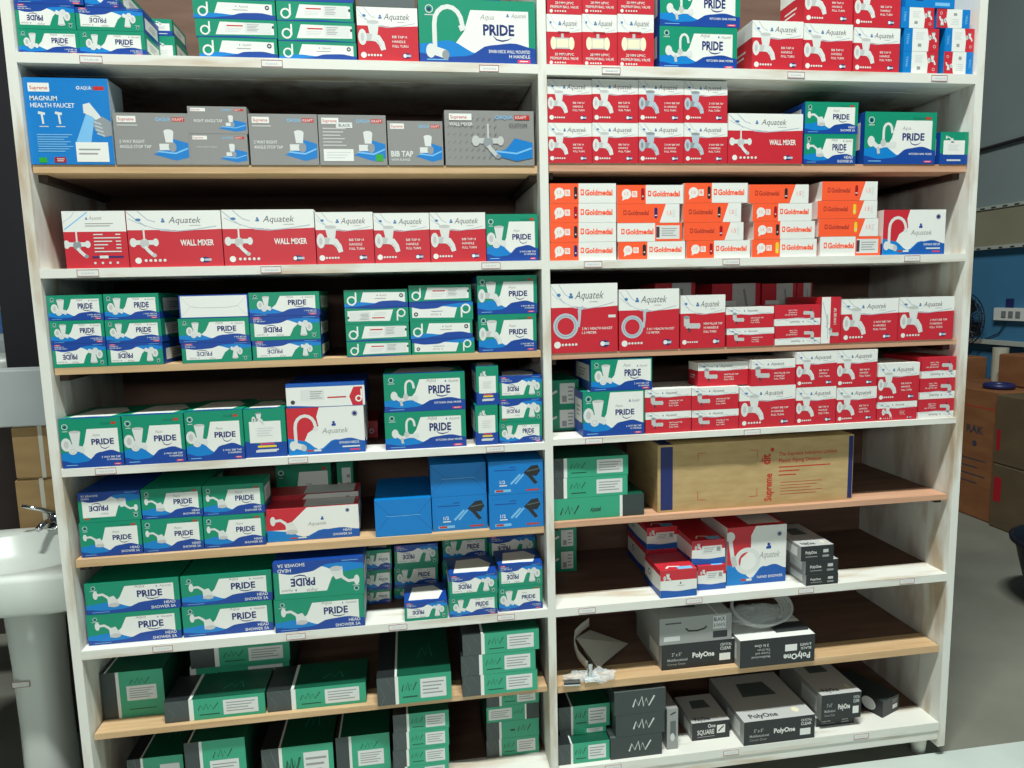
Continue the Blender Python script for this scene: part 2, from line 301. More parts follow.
def d_gold(A, W, H, k):
    v = k[0]; pill = ['navy', 'black', 'dkred', 'black', 'yellow'][int(k[1])]
    def circ(x):
        A.ell(W*x, H*.52, H*.27, H*.27, 'white'); A.poly([(W*x-H*.2, H*.4), (W*x-H*.24, H*.16), (W*x, H*.3)], 'white'); A.text('1.5', W*x, H*.46, H*.15, 'orange', H*.3, 0, align='c')
    def logo(x, y, h, mw, col):
        A.rect(x, y, x+.05, y+h, col); A.rect(x+.013, y+h*.25, x+.036, y+h*.75, 'white' if col == 'orange' else 'orange'); A.text('Goldmedal', W*(x+.065), H*y, H*h*.9, col, W*mw, 2.2)
    if v == 'a':
        A.rect(0, 0, 1, 1, 'white'); A.rect(0, 0, .43, 1, 'orange'); circ(.14); A.rect(.22, .36, .3, .68, 'white'); A.text('FR', W*.235, H*.42, H*.2, 'orange', W*.05, 1)
        A.line([(W*.385, H*.28), (W*.385, H*.75)], W*.05, pill); A.ell(W*.385, H*.28, W*.025, H*.09, pill); A.ell(W*.385, H*.75, W*.025, H*.09, pill); A.rect(.375, .36, .395, .44, 'faint'); logo(.46, .4, .3, .42, 'orange')
    elif v == 'b':
        A.rect(0, 0, 1, 1, 'orange'); A.poly([(W*.68, 0), (W, 0), (W, H), (W*.78, H)], 'white'); logo(.1, .42, .26, .34, 'dkorange')
        A.line([(W*.62, H*.32), (W*.62, H*.72)], W*.05, pill); A.ell(W*.62, H*.32, W*.025, H*.09, pill); A.ell(W*.62, H*.72, W*.025, H*.09, pill); A.rect(.6, .36, .64, .42, 'faint'); A.text('1.5', W*.8, H*.42, H*.22, 'orange', W*.07, 0); A.lines(.89, .93, .3, .7, 4, 'faint')
    else:
        A.rect(0, 0, 1, 1, 'white'); A.rect(.58, 0, 1, 1, 'orange'); A.rect(.6, .12, .96, .86, 'offwhite'); A.lines(.68, .92, .25, .75, 4, 'greytext'); A.rect(.6, .2, .65, .8, 'ink'); logo(.06, .4, .3, .43, 'orange')
def d_sup(A, W, H, k):
    A.rect(0, 0, 1, 1, 'grey')
    if k == 'mixer':
        for i in range(9):
            for j in range(6): A.line([(W*(.03+.065*i), H*(.12+.14*j)), (W*(.055+.065*i), H*(.17+.14*j))], W*.008, 'greydk')
    A.rect(.05, .82, .3, .94, 'white'); A.text('Supreme', W*.065, H*.85, H*.06, 'redink', W*.21, 1.2)
    A.ring(W*.585, H*.88, H*.035, H*.035, H*.012, 'skylt'); A.text('AQUA', W*.61, H*.85, H*.065, 'skylt', W*.15, 1.3); A.rect(.78, .84, .95, .92, 'redink'); A.text('KRAFT', W*.79, H*.855, H*.05, 'offwhite', W*.15, 1)
    fx = .72
    A.poly([(W*.5, H*.2), (W*.68, H*.3), (W*.78, H*.5), (W*.98, H*.42), (W*.98, H*.14), (W*.8, H*.08)][::-1], 'sky'); A.line([(W*.56, H*.26), (W*.8, H*.22), (W*.97, H*.32)], H*.03, 'skylt')
    if k == 'mixer':
        A.fit('mixer', W*.48, H*.45, H*.62, 'silver'); A.text('WALL MIXER', W*.05, H*.72, H*.06, 'offwhite', W*.26, 1.2); A.text('CUSTOM', W*.72, H*.7, H*.07, 'ink', W*.2, 0)
    else:
        A.fit('stop', W*fx, H*.42, H*.62, 'offwhite')
        if k == 'stop': A.text('2 WAY RIGHT', W*.06, H*.42, H*.06, 'offwhite', W*.34, 1.4); A.text('ANGLE STOP TAP', W*.06, H*.32, H*.06, 'offwhite', W*.42, 1.4); A.rect(.05, .75, .32, .775, 'silver')
        elif k == 'angle': A.text('RIGHT ANGLE TAP', W*.1, H*.42, H*.11, 'offwhite', W*.48, 1.2)
        elif k == 'anglew': A.text('2 WAY RIGHT ANGLE', W*.1, H*.55, H*.06, 'silver', W*.36, 1)
        elif k == 'bib': A.text('BIB TAP', W*.05, H*.2, H*.12, 'offwhite', W*.4, 1.6); A.text('WITH FLANGE', W*.05, H*.1, H*.05, 'offwhite', W*.34, 1)
        elif k == 'label':
            A.lines(.06, .4, .36, .76, 6, 'silver'); A.rect(.26, .74, .5, .85, 'offwhite'); A.text('BLACK', W*.3, H*.765, H*.055, 'ink', W*.17, 1)
            A.rect(.06, .08, .5, .32, 'white'); A.lines(.1, .46, .12, .28, 3, 'faint'); A.rect(.83, .08, .94, .22, 'lime')
def d_magnum(A, W, H, k):
    A.rect(0, 0, 1, 1, 'sky'); A.rect(.05, .84, .3, .94, 'white'); A.text('Supreme', W*.07, H*.865, H*.04, 'redink', W*.21, 1.2)
    A.ring(W*.64, H*.89, H*.02, H*.02, H*.008, 'white'); A.text('AQUA', W*.67, H*.87, H*.04, 'white', W*.13, 1.2); A.rect(.82, .865, .95, .91, 'redink')
    A.text('MAGNUM', W*.06, H*.74, H*.05, 'white', W*.32, 1.5); A.text('HEALTH FAUCET', W*.06, H*.66, H*.05, 'white', W*.52, 1.5)
    for x in (.16, .36): A.line([(W*(x-.02), H*.6), (W*(x+.06), H*.585)], H*.03, 'offwhite'); A.line([(W*(x+.02), H*.6), (W*(x+.03), H*.47)], H*.022, 'offwhite'); A.rect(x-.02, .435, x+.09, .445, 'faint')
    A.poly([(W*.72, H*.62), (W*.82, H*.6), (W*.74, H*.26), (W*.56, H*.26)], 'skylt'); A.poly([(W*.68, H*.7), (W*.76, H*.72), (W*.94, H*.48), (W*.9, H*.42), (W*.78, H*.56), (W*.68, H*.6)][::-1], 'offwhite')
    A.poly([(W*.78, H*.5), (W*.9, H*.56), (W, H*.5), (W, H*.34), (W*.9, H*.32), (W*.8, H*.4)][::-1], 'shade')
    for i in range(4): A.line([(W*(.79+.01*i), H*(.5-.045*i)), (W*(.88+.01*i), H*(.47-.045*i))], H*.018, 'ghost')
    A.lines(.1, .52, .14, .36, 8, 'skylt'); A.rect(.55, .03, .94, .26, 'white'); A.lines(.58, .84, .1, .2, 2, 'greytext'); A.rect(.1, .02, .19, .08, 'lime'); A.rect(.28, .02, .42, .085, 'dkred'); A.lines(.31, .4, .03, .075, 2, 'offwhite')
def d_niv(A, W, H, k):
    def script(x, y, w, h, c):
        pts = [(x, y), (x+w*.12, y+h*.8), (x+w*.26, y+h*.1), (x+w*.42, y+h), (x+w*.5, y), (x+w*.62, y+h*.8), (x+w*.74, y), (x+w, y+h)]
        A.line(pts, h*.16, c)
    if k == 'dark': A.rect(0, 0, 1, 1, 'char'); script(W*.36, H*.3, W*.42, H*.42, 'faint'); return
    rev = k in ('long', 'rev'); bl = .24 if k in ('stkb', 'long', 'long2', 'rev') else .14 if k in ('stk',) else .0
    A.rect(0, 0, 1, 1, 'niv')
    if bl:
        if rev: A.rect(1-bl, 0, 1, 1, 'char'); A.rect(1-bl-.03, 0, 1-bl, 1, 'white')
        else: A.rect(0, 0, bl, 1, 'filmsheen'); A.line([(0, H*.9), (W*bl*.4, H*.3), (W*bl*.2, 0)], H*.02, 'charlt'); A.line([(W*bl*.5, H), (W*bl*.9, H*.5)], H*.015, 'charlt'); A.rect(bl, 0, bl+.045, 1, 'white')  # plastic wrap's sheen and crease glints painted onto the dark end
    if k == 'stk2': A.rect(0, 0, .06, 1, 'white')
    if k in ('tall', 'tall2'):
        A.rect(0, 0, .24, 1, 'char'); A.rect(.24, 0, .29, 1, 'offwhite'); script(W*.46, H*.72, W*.32, H*.12, 'nivdk'); A.rect(.4, .36, .88, .68, 'offwhite'); A.lines(.44, .84, .4, .64, 5, 'greytext'); A.rect(.42, .16, .86, .18, 'nivdk'); return
    if k == 'long': script(W*.08, H*.25, W*.2, H*.4, 'black'); A.text('Aquatek', W*.4, H*.32, H*.22, 'black', W*.12, 1.4, .25); return
    if k == 'long2': script(W*.6, H*.35, W*.24, H*.36, 'black'); A.rect(.45, .4, .54, .5, 'black'); return
    if k == 'rev': A.rect(.04, .15, .48, .85, 'offwhite'); A.lines(.08, .44, .25, .75, 4, 'greytext'); script(W*.53, H*.4, W*.16, H*.3, 'nivdk'); return
    script(W*(bl+.09), H*.45, W*.2, H*.3, 'nivdk'); A.lines(bl+.1, bl+.3, .16, .3, 1, 'nivdk')
    A.rect(.58, .14, .93, .84, 'offwhite'); A.lines(.61, .9, .24, .76, 4, 'greytext')
def d_poly(A, W, H, k):
    if k == 'flip': A.flip = not A.flip
    A.rect(0, 0, 1, 1, 'black')
    if k == 'square': A.text('SQUARE', W*.14, H*.3, H*.26, 'offwhite', W*.45, 1); A.text('One', W*.42, H*.66, H*.2, 'white', W*.2, 1); A.rect(.66, .3, .88, .76, 'white'); A.line([(W*.7, H*.4), (W*.84, H*.68)], H*.07, 'black'); A.lines(.14, .6, .12, .22, 1, 'greytext'); return
    if k == 'small': A.text('PolyOne', W*.14, H*.46, H*.2, 'white', W*.34, 1.4); A.lines(.14, .5, .2, .34, 1, 'greytext'); A.rect(.68, .5, .84, .72, 'silver'); A.rect(.66, .2, .86, .34, 'greytext'); return
    if k == 'flip':
        A.text('PolyOne', W*.06, H*.66, H*.2, 'white', W*.36, 1.6); A.rect(.24, .3, .4, .54, 'white'); A.text('BLACK', W*.05, H*.44, H*.09, 'offwhite', W*.15, 1.2); A.text('& WHITE', W*.05, H*.3, H*.09, 'offwhite', W*.15, 1.2)
        A.text('2 In One', W*.62, H*.2, H*.1, 'offwhite', W*.28, 1)
        for i, t in enumerate(('Multifunctional', 'Corner and', 'Tile Drain')): A.text(t, W*.6, H*(.36+.13*(2-i)), H*.08, 'silver', W*.32, .6)
        return
    A.text('5" x 5"', W*.14, H*.52, H*.13, 'silver', W*.13, .6); A.text('Multifunctional', W*.08, H*.32, H*.1, 'silver', W*.27, .6); A.text('Corner Drain', W*.08, H*.16, H*.09, 'greytext', W*.26, .6)
    A.text('PolyOne', W*.42, H*.4, H*.19, 'white', W*.3, 1.8); A.text('CRYSTAL', W*.8, H*.76, H*.1, 'offwhite', W*.16, 1); A.text('CLEAR', W*.8, H*.6, H*.12, 'white', W*.15, 1.2); A.rect(.79, .18, .94, .46, 'white')
def d_bluebag(A, W, H, k):
    A.rect(0, 0, 1, 1, 'sky')
    if k == 'plain': A.line([(0, H*.97), (W*.26, H*.58), (W*.74, H*.52), (W, H*.97)], H*.012, 'skyink'); A.line([(W*.26, H*.58), (0, H*.1)], H*.012, 'skyink'); A.line([(W*.74, H*.52), (W, H*.12)], H*.012, 'skyink'); A.rect(.2, .54, .8, .552, 'skylt'); return
    A.poly([(W*.64, H*.62), (W*.78, H*.82), (W*.9, H*.84), (W*.95, H*.66), (W*.88, H*.5), (W*.8, H*.52), (W*.9, H*.3), (W*.84, H*.26), (W*.72, H*.5)][::-1], 'black')
    A.line([(W*.7, H*.66), (W*.92, H*.72)], H*.03, 'charlt'); A.rect(.1, .71, .5, .74, 'skyink'); A.rect(.38, .79, .5, .82, 'skyink'); A.line([(W*.4, H*.3), (W*.58, H*.58)], H*.06, 'skylt'); A.line([(W*.48, H*.3), (W*.64, H*.58)], H*.05, 'skylt')
    A.text('1/2', W*.2, H*.32, H*.1, 'white', W*.1, 1); A.rect(.19, .25, .33, .28, 'white'); A.rect(.1, .07, .4, .15, 'skylt'); A.rect(.12, .08, .26, .14, 'dkorange'); A.rect(.68, .07, .92, .12, 'dkorange')
def d_rwb(A, W, H, k):
    A.rect(0, 0, 1, 1, 'white')
    if k == 'hand': A.poly([(0, H), (W*.48, H), (W*.4, H*.84), (W*.4, H*.6), (W*.24, H*.46), (W*.2, H*.2), (0, H*.2)][::-1], 'red')
    elif k == 'shower': A.poly([(0, H), (W*.44, H), (W*.36, H*.8), (W*.28, H*.6), (W*.2, H*.35), (0, H*.35)][::-1], 'red')
    else: A.poly([(0, H), (W*.42, H), (W*.38, H*.8), (W*.4, H*.6), (W*.26, H*.46), (W*.2, H*.25), (0, H*.25)][::-1], 'red')
    A.wave([.36,.3,.1,.3,.26,.2], 'ltblue'); A.wave([.0,.0,.06,.28,.32,.24], 'midblue')
    A.fit({'swan': 'swan', 'shower': 'shower', 'hand': 'hand'}[k], W*(.2 if k != 'hand' else .3), H*.5, min(H*.84, W*(.5 if k != 'hand' else .74)), 'offwhite', 'silver')
    bx = .6 if k != 'hand' else .7
    A.drop(W*bx, H*.62, H*.14, 'blue'); A.brand(W*(bx-.16), H*.44, H*.11, W*.34, 'greytext'); A.ell(W*.88, H*.84, min(H*.06, W*.04), min(H*.06, W*.04), 'navy'); A.ring(W*.88, H*.84, min(H*.05, W*.033), min(H*.05, W*.033), H*.008, 'offwhite')
    if k == 'shower': A.text('HEAD', W*.92, H*.2, H*.07, 'white', W*.14, 1.2, align='r'); A.text('SHOWER SA', W*.92, H*.08, H*.07, 'white', W*.28, 1.2, align='r')
    elif k == 'hand': A.text('HAND SHOWER', W*.95, H*.09, H*.045, 'white', W*.44, 1.4, align='r')
    else: A.text('SWAN NECK', W*.93, H*.2, H*.05, 'white', W*.3, 1.2, align='r'); A.rect(.7, .12, .93, .15, 'offwhite'); A.rect(.8, .05, .93, .08, 'pink')
    A.rect(.24, .06, .32, .1, 'dkorange'); A.rect(.33, .06, .42, .1, 'offwhite')
def d_rwbthin(A, W, H, k):
    A.rect(0, 0, 1, 1, 'white'); A.poly([(W*.84, 0), (W*.97, 0), (W*.97, H*.8), (W*.86, H*.8), (W*.8, H*.4)], 'red'); A.wave([.1,.02,.02], 'midblue'); A.rect(0, .86, 1, 1, 'midblue'); A.ring(W*.92, H*.3, H*.14, H*.14, H*.06, 'white'); A.line([(W*.92+H*.12, H*.3), (W*.92+H*.12, H*.7)], H*.06, 'white')
    A.rect(.52, .36, .76, .42, 'redink'); A.rect(.18, .3, .48, .74, 'offwhite'); A.lines(.3, .46, .34, .7, 4, 'greytext'); A.ell(W*.08, H*.24, H*.09, H*.09, 'ink')
def d_tri(A, W, H, k):
    A.rect(0, 0, 1, 1, 'white'); A.rect(0, 0, .24, 1, 'sky'); A.poly([(W*.7, 0), (W, 0), (W, H), (W*.66, H), (W*.72, H*.5)], 'red'); A.text('WALL', W*.14, H*.3, W*.07, 'skylt', H*.5, 1, rot=math.pi/2)
    A.lines(.34, .58, .5, .85, 4, 'faint'); A.rect(.4, .2, .5, .34, 'greytext'); A.fit('tap', W*.84, H*.62, W*.26, 'offwhite'); A.ring(W*.88, H*.22, W*.04, W*.04, W*.01, 'offwhite')
def d_rbend(A, W, H, k):
    A.rect(0, 0, 1, 1, 'white'); A.rect(0, .62, 1, 1, 'red'); A.poly([(0, H*.62), (0, H*.34), (W*.4, H*.58), (W, H*.5), (W, H*.62)], 'white'); A.wave([.28,.22,.26], 'midblue'); A.fit('tap', W*.2, H*.72, W*.24, 'offwhite')
    if k == 'q': A.rect(.3, .42, .9, .76, 'offwhite'); A.lines(.36, .68, .48, .7, 3, 'greytext'); A.rect(.74, .52, .86, .7, 'greytext')
    else: A.drop(W*.55, H*.5, H*.1, 'ink'); A.lines(.46, .66, .4, .44, 1, 'greytext')
def d_carton(A, W, H, k):
    A.rect(0, 0, 1, 1, 'kraft'); A.rect(.015, .03, .075, .97, 'tapeblue'); A.rect(.975, .02, .998, .98, 'tapeblue')
    for (x, y, dx, dy) in ((.2, .85, 1, -1), (.5, .85, -1, -1), (.2, .15, 1, 1), (.5, .15, -1, 1)):
        A.line([(W*x, H*y), (W*x + dx*W*.04, H*y)], H*.008, 'redink'); A.line([(W*x, H*y), (W*x, H*y + dy*H*.13)], H*.008, 'redink')
    A.text('Supreme', W*.575, H*.06, H*.11, 'redink', H*.42, 1.5, rot=math.pi/2); A.text('dit', W*.565, H*.62, H*.14, 'redink', H*.16, 2, rot=math.pi/2); A.ell(W*.575, H*.84, H*.03, H*.03, 'redink')
    A.text('The Supreme Industries Limited', W*.61, H*.74, H*.055, 'redink', W*.3, .6); A.text('Plastic Piping Division', W*.61, H*.64, H*.055, 'redink', W*.22, .6)
    for i, w in enumerate((.3, .12, .1)): A.rect(.61, .56 - i*.06, .61 + w*.9, .575 - i*.06, 'redink')
    for i in range(5): A.rect(.62, .33 - i*.045, .84 - .03*(i % 3), .336 - i*.045, 'redink')
    A.line([(W*.53, 0), (W*.53, H)], W*.002, 'wood_edge'); A.rect(.61, .82, .7, .83, 'wood_edge')
def d_sideend(A, W, H, k):
    A.rect(0, 0, 1, 1, 'green'); A.rect(.3, .12, .85, .88, 'offwhite'); A.rect(.38, .18, .55, .42, 'greytext'); A.line([(0, H*.5), (W*.2, H*.6)], H*.1, 'offwhite'); A.lines(.6, .8, .2, .8, 4, 'greytext')
def d_misc(A, W, H, k):
    if k == 'greycap': A.rect(0, 0, 1, 1, 'charlt')
    elif k == 'whiteend': A.rect(0, 0, 1, 1, 'blue'); A.rect(.02, .04, .98, .95, 'white'); A.line([(W*.16, H*.5), (W*.3, H*.44), (W*.7, H*.44), (W*.84, H*.5)], H*.03, 'silver'); A.line([(W*.03, H*.9), (W*.16, H*.5)], H*.02, 'faint'); A.line([(W*.97, H*.9), (W*.84, H*.5)], H*.02, 'faint'); A.line([(W*.03, H*.1), (W*.16, H*.5)], H*.02, 'faint'); A.line([(W*.97, H*.1), (W*.84, H*.5)], H*.02, 'faint')
    elif k == 'bluetop': A.rect(0, 0, 1, 1, 'sky'); A.rect(.2, .3, .35, .45, 'navy'); A.rect(.6, .1, .9, .25, 'skylt')
    elif k == 'rwbend': A.rect(0, 0, 1, 1, 'red'); A.ring(W*.5, H*.4, W*.2, W*.2, W*.08, 'offwhite')
    elif k == 'silver':
        A.rect(0, 0, 1, 1, 'silvergrey'); A.line([(W*.36, H*.56), (W*.4, H*.46), (W*.52, H*.44), (W*.62, H*.5), (W*.65, H*.58)], H*.07, 'black'); A.rect(.74, .44, .92, .92, 'faint'); A.text('BLACK', W*.75, H*.74, H*.14, 'ink', W*.16, 1.4); A.text('& WHITE', W*.75, H*.52, H*.12, 'ink', W*.16, 1.2)
        A.rect(.74, .1, .94, .36, 'black'); A.rect(.06, .12, .28, .3, 'faint'); A.lines(.08, .3, .72, .86, 1, 'ink')
    elif k == 'silverend': A.rect(0, 0, 1, 1, 'silvergrey'); A.rect(.3, .3, .8, .7, 'charlt'); A.line([(W*.3, H*.86), (W*.8, H*.92)], H*.04, 'ink'); A.ell(W*.5, H*.3, W*.2, H*.1, 'faint')
ART = dict(pride=d_pride, thin=d_thin, aqua=d_aqua, aquaback=d_aquaback, aquaside=d_aquaside, aquaend=d_aquaend, gold=d_gold, sup=d_sup, magnum=d_magnum, niv=d_niv,
  nivdark=lambda A, W, H, k: d_niv(A, W, H, 'dark'), poly=d_poly, bluebag=d_bluebag, rwb=d_rwb, rwbthin=d_rwbthin, tri=d_tri, rbend=d_rbend, rbendq=lambda A, W, H, k: d_rbend(A, W, H, 'q'), carton=d_carton, sideend=d_sideend)
# colours of the other faces: top, left side, right side
SIDES = dict(pride=('green', 'blue', 'green'), thin=('green', 'green', 'green'), aqua=('white', 'red', 'red'), aquaback=('white', 'red', 'red'), aquaside=('red', 'red', 'red'), aquaend=('red', 'red', 'red'),
  gold=('white', 'white', 'orange'), sup=('greydk', 'grey', 'grey'), magnum=('sky', 'sky', 'ghost'), niv=('nivdk', 'nivdk', 'nivdk'), nivdark=('char', 'char', 'char'), poly=('silver', 'silvergrey', 'black'),
  bluebag=('sky', 'sky', 'sky'), rwb=('red', 'white', 'white'), rwbthin=('blue', 'white', 'blue'), tri=('ltblue', 'sky', 'red'), rbend=('red', 'white', 'blue'), rbendq=('red', 'white', 'blue'), carton=('kraft', 'kraft', 'kraft'),
  sideend=('green', 'green', 'green'), greycap=('char', 'char', 'char'), whiteend=('blue', 'blue', 'blue'), bluetop=('sky', 'sky', 'sky'), rwbend=('red', 'red', 'red'), silver=('silvergrey', 'silvergrey', 'silvergrey'), silverend=('silvergrey', 'silvergrey', 'silvergrey'))
def box(name, design, x, y, z, w, d, h, flip, label, group, cat):
    fam, _, kind = design.partition(':')
    mb = MB(); top, ls, rs = SIDES[fam]
    if flip and fam == 'pride': top, ls, rs = 'blue', 'green', 'blue'
    if flip and fam == 'aqua': top = 'red'
    body = [(0,0,0),(w,0,0),(w,d,0),(0,d,0),(0,0,h),(w,0,h),(w,d,h),(0,d,h)]
    front = {'gold': 'white', 'niv': 'niv'}.get(fam, ls)
    for f, c in (((3,2,1,0), top), ((4,5,6,7), top), ((0,1,5,4), front), ((1,2,6,5), rs), ((2,3,7,6), ls), ((3,0,4,7), ls)): mb.add(body, [f], pm(c))
    A = Art(mb, w, h, flip, lambda a, b, o: (a, -o, b))
    (ART.get(fam) or (lambda A, W, H, k: d_misc(A, W, H, fam)))(A, w, h, kind)
    # tuck-flap seams and printed panels on the top and side faces
    T = Art(mb, w, d, 0, lambda a, b, o: (a, b, h + o)); Rr = Art(mb, d, h, flip, lambda a, b, o: (w + o, a, b)); Ll = Art(mb, d, h, flip, lambda a, b, o: (-o, d - a, b))
    if fam == 'pride':
        if not kind.startswith('show'): T.poly([(w*.1, d*.12), (w*.8, d*.1), (w*.92, d*.5), (w*.7, d*.85), (w*.2, d*.8)], 'white'); T.wave([.05,.12,.03], 'blue')
        for S in (Rr, Ll): S.rect(.12, .3, .9, .82, 'white'); S.wave([.3,.1,.26], 'blue'); S.lines(.3, .7, .4, .7, 3, 'greytext')
    elif fam == 'aqua':
        for S in (Rr, Ll): S.rect(0, .66, 1, 1, 'white'); S.lines(.2, .7, .3, .5, 2, 'offwhite')
        T.line([(w*.1, d*.1), (w*.4, d*.6)], w*.02, 'ghost')
    elif fam == 'niv':
        bl = .24 if kind == 'stkb' else .06
        if kind in ('stkb', 'tall', 'tall2', 'stk2'):
            if kind in ('stkb', 'tall', 'tall2'): T.rect(0, 0, bl, 1, 'black'); T.rect(bl, 0, bl+.03, 1, 'offwhite')
            else: T.rect(0, 0, .05, 1, 'offwhite')
            for S in (Ll,): S.rect(0, 0, 1, 1, 'black')
        if kind in ('stk2', 'stkb'):
            T.line([(w*.55, d*.3), (w*.62, d*.5), (w*.66, d*.34), (w*.72, d*.55), (w*.76, d*.3)], w*.012, 'niv')
    elif fam == 'rwb':
        for S in (Rr, Ll): S.wave([.3,.1,.26], 'blue'); S.lines(.3, .7, .5, .7, 2, 'greytext')
        T.rect(.4, .1, .95, .95, 'offwhite')
    elif fam in ('rbend', 'rbendq'):
        for S in (Rr, Ll): S.wave([.26,.2,.26], 'blue'); S.rect(0, .8, 1, 1, 'red'); S.ring(S.W*.3, h*.55, h*.12, h*.12, h*.04, 'ink')
        T.line([(w*.2, d*.1), (w*.3, d*.2), (w*.6, d*.16)], w*.06, 'white'); T.rect(.5, .02, .9, .16, 'skylt')
    elif fam == 'poly':
        if kind == 'flip': T.rect(0, 0, 1, .5, 'white')
        else: T.text('PolyOne', w*.12, d*.06, min(d*.12, .02), 'ink', w*.4, 1.6); T.ell(w*.8, d*.14, w*.05, d*.05, 'cream'); T.poly([(w*.25, d*.5), (w*.75, d*.5), (w*.7, d*.8), (w*.3, d*.8)], 'charlt')
        Ll.rect(.55, .2, .9, .8, 'offwhite')
    elif fam == 'silver': T.poly([(w*.2, d*.3), (w*.6, d*.24), (w*.62, d*.4), (w*.3, d*.5)], 'ink'); T.line([(w*.8, 0), (w*.78, d)], w*.02, 'faint')
    elif fam == 'nivdark': T.rect(0, 0, 1, .04, 'charlt')
    elif fam == 'carton':
        T.rect(.015, 0, .075, 1, 'tapeblue'); T.line([(0, d*.5), (w, d*.5)], .002, 'wood_edge')
    o = mb.build(name); o.location = (x, y, z)
    tag(o, label, cat, group or None)
    return o
# ---------------------------------------------------------------- shelving unit
W_paint = noise_mat('white_painted_wood', (186,168,144), (222,222,214), 5, .6, (3, 3, .6), .34, .50, .25)
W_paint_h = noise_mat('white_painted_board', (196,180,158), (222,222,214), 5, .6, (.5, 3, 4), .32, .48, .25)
W_shaded = noise_mat('white_paint_shaded', (176,160,146), (216,214,206), 5, .65, (2, 2, .6), .34, .52, .2)  # same white paint, with the interior shade mixed into its colour
W_ply = noise_mat('brown_plywood', (92,66,54), (114,86,72), 4, .75, (1, 6, 6), .3, .7, .15)
W_pine = noise_mat('pine_front_strip', (186,150,108), (208,176,136), 9, .6, (.4, 8, 8), .3, .7, .15)
W_pink = noise_mat('pink_pine_front_strip', (186,138,110), (206,162,132), 9, .6, (.4, 8, 8), .3, .7, .15)
M_tag = base_mat('price_label_paper', (226,226,222), .5); M_tagline = base_mat('price_label_border', (150,60,70), .5); M_dark = base_mat('dark_wood_cleat', (58,42,34), .7)
ZO = 1.575
unit = empty('shelving_unit', (0, 0, 0)); tag(unit, 'white painted wooden shelving unit filled with faucet boxes, two bays wide', 'shelf')
LO, LI, ML, MR, RI, RO = -.928, -.904, .375, .3985, 1.687, 1.713
DEP = .45; ZT = 2.62; ZB = .045
for a, b2 in ((LO, LI), (ML, MR), (RI, RO)):
    u = MB(); u.box(a, .0, ZB, b2, .10, ZT, W_paint); u.box(a + .001, .10, ZB, b2 - .001, DEP, ZT, W_shaded); u.build('upright', unit)
u = MB(); u.box(LO, DEP, .06, RO, DEP + .008, ZT, W_ply); u.build('back_panel', unit)
WH = {'L': [(.607, .024), (.090, .023), (-.4235, .021), (-.925, .025), (-1.443, .028)], 'R': [(.608, .027), (.0885, .023), (-.4165, .018), (-.9275, .025), (-1.443, .028)]}
WD = {'L': [(.346, .02), (-.161, .018), (-.675, .021), (-1.175, .017)], 'R': [(.353, .021), (-.171, .017), (-.668, .017), (-1.179, .023)]}
for bay, (a, b2) in (('L', (LI, ML)), ('R', (MR, RI))):
    for zt, th in WH[bay]:
        u = MB(); t = zt + ZO; u.box(a, 0, t - th, b2, .10, t, W_paint_h); u.box(a, .10, t - th, b2, DEP, t - .0005, W_ply)  # pale strip along the front, brown deck behind it
        u.box(a + .002, .10, t - th - .0015, b2 - .002, DEP - .002, t - th, W_shaded); u.build('white_shelf', unit)
    for zt, th in WD[bay]:
        u = MB(); t = zt + ZO; fr = .014
        u.box(a + .004, fr, t - th, b2 - .004, .10, t, W_pine if bay == 'L' or zt < -1 else W_pink); u.box(a + .004, .10, t - th, b2 - .004, DEP - .002, t - .0005, W_ply); u.build('pine_shelf', unit)  # pale pine strip in front, darker brown deck behind
        for sx in (a, b2 - .022):
            c = MB(); c.box(sx, fr + .03, t - th - .018, sx + .022, DEP - .02, t - th, M_dark); c.build('shelf_cleat', unit)
u = MB(); u.box(LI, .004, .07, ML, .024, -1.443 + ZO - .028, W_paint_h); u.build('plinth_board', unit)
u = MB(); u.box(MR, .004, .07, RI, .024, -1.443 + ZO - .028, W_paint_h); u.build('plinth_board', unit)
for x in (LO + .03, ML - .02, RI - .03):
    for y in (.05, DEP - .05):
        u = MB(); u.tube([(x, y, 0.0), (x, y, .072)], [.022, .026], W_paint, 12); u.build('foot', unit, True)
TAGS = [(-0.736, 2.1685), (-0.3101, 2.1685), (0.2432, 2.1685), (0.5769, 2.1695), (1.117, 2.1695), (1.5664, 2.1695), (-0.7915, 1.6535), (-0.3461, 1.6535), (0.234, 1.6535), (0.5215, 1.652), (0.931, 1.652), (1.5069, 1.652), (-0.7964, 1.141), (-0.3089, 1.141), (0.2313, 1.141), (0.5197, 1.148), (1.0059, 1.148), (-0.6975, 0.6375), (-0.3454, 0.6375), (-0.0627, 0.6375), (0.2498, 0.6375), (0.4935, 0.635), (0.8284, 0.635), (1.1962, 0.635), (1.5437, 0.635), (0.5704, 0.118), (0.9567, 0.118), (1.4062, 0.118)]
for x, z in TAGS:
    g = MB(); w, h = .052, .017
    g.box(x - w/2, -.0012, z - h/2, x + w/2, -.0002, z + h/2, M_tag)
    for (p, q, r, s) in ((-w/2, -h/2, w/2, -h/2+.0012), (-w/2, h/2-.0012, w/2, h/2), (-w/2, -h/2, -w/2+.0012, h/2), (w/2-.0012, -h/2, w/2, h/2)): g.box(x+p, -.0016, z+q, x+r, -.0012, z+s, M_tagline)
    rr = random.Random(int(x*1000)); px = -w*.3
    while px < w*.3:
        l = rr.uniform(.003, .007); g.box(x+px, -.0016, z-.0018, x+px+l, -.0012, z+.0018, pm('faint')); px += l + .002
    g.build('price_label', unit)
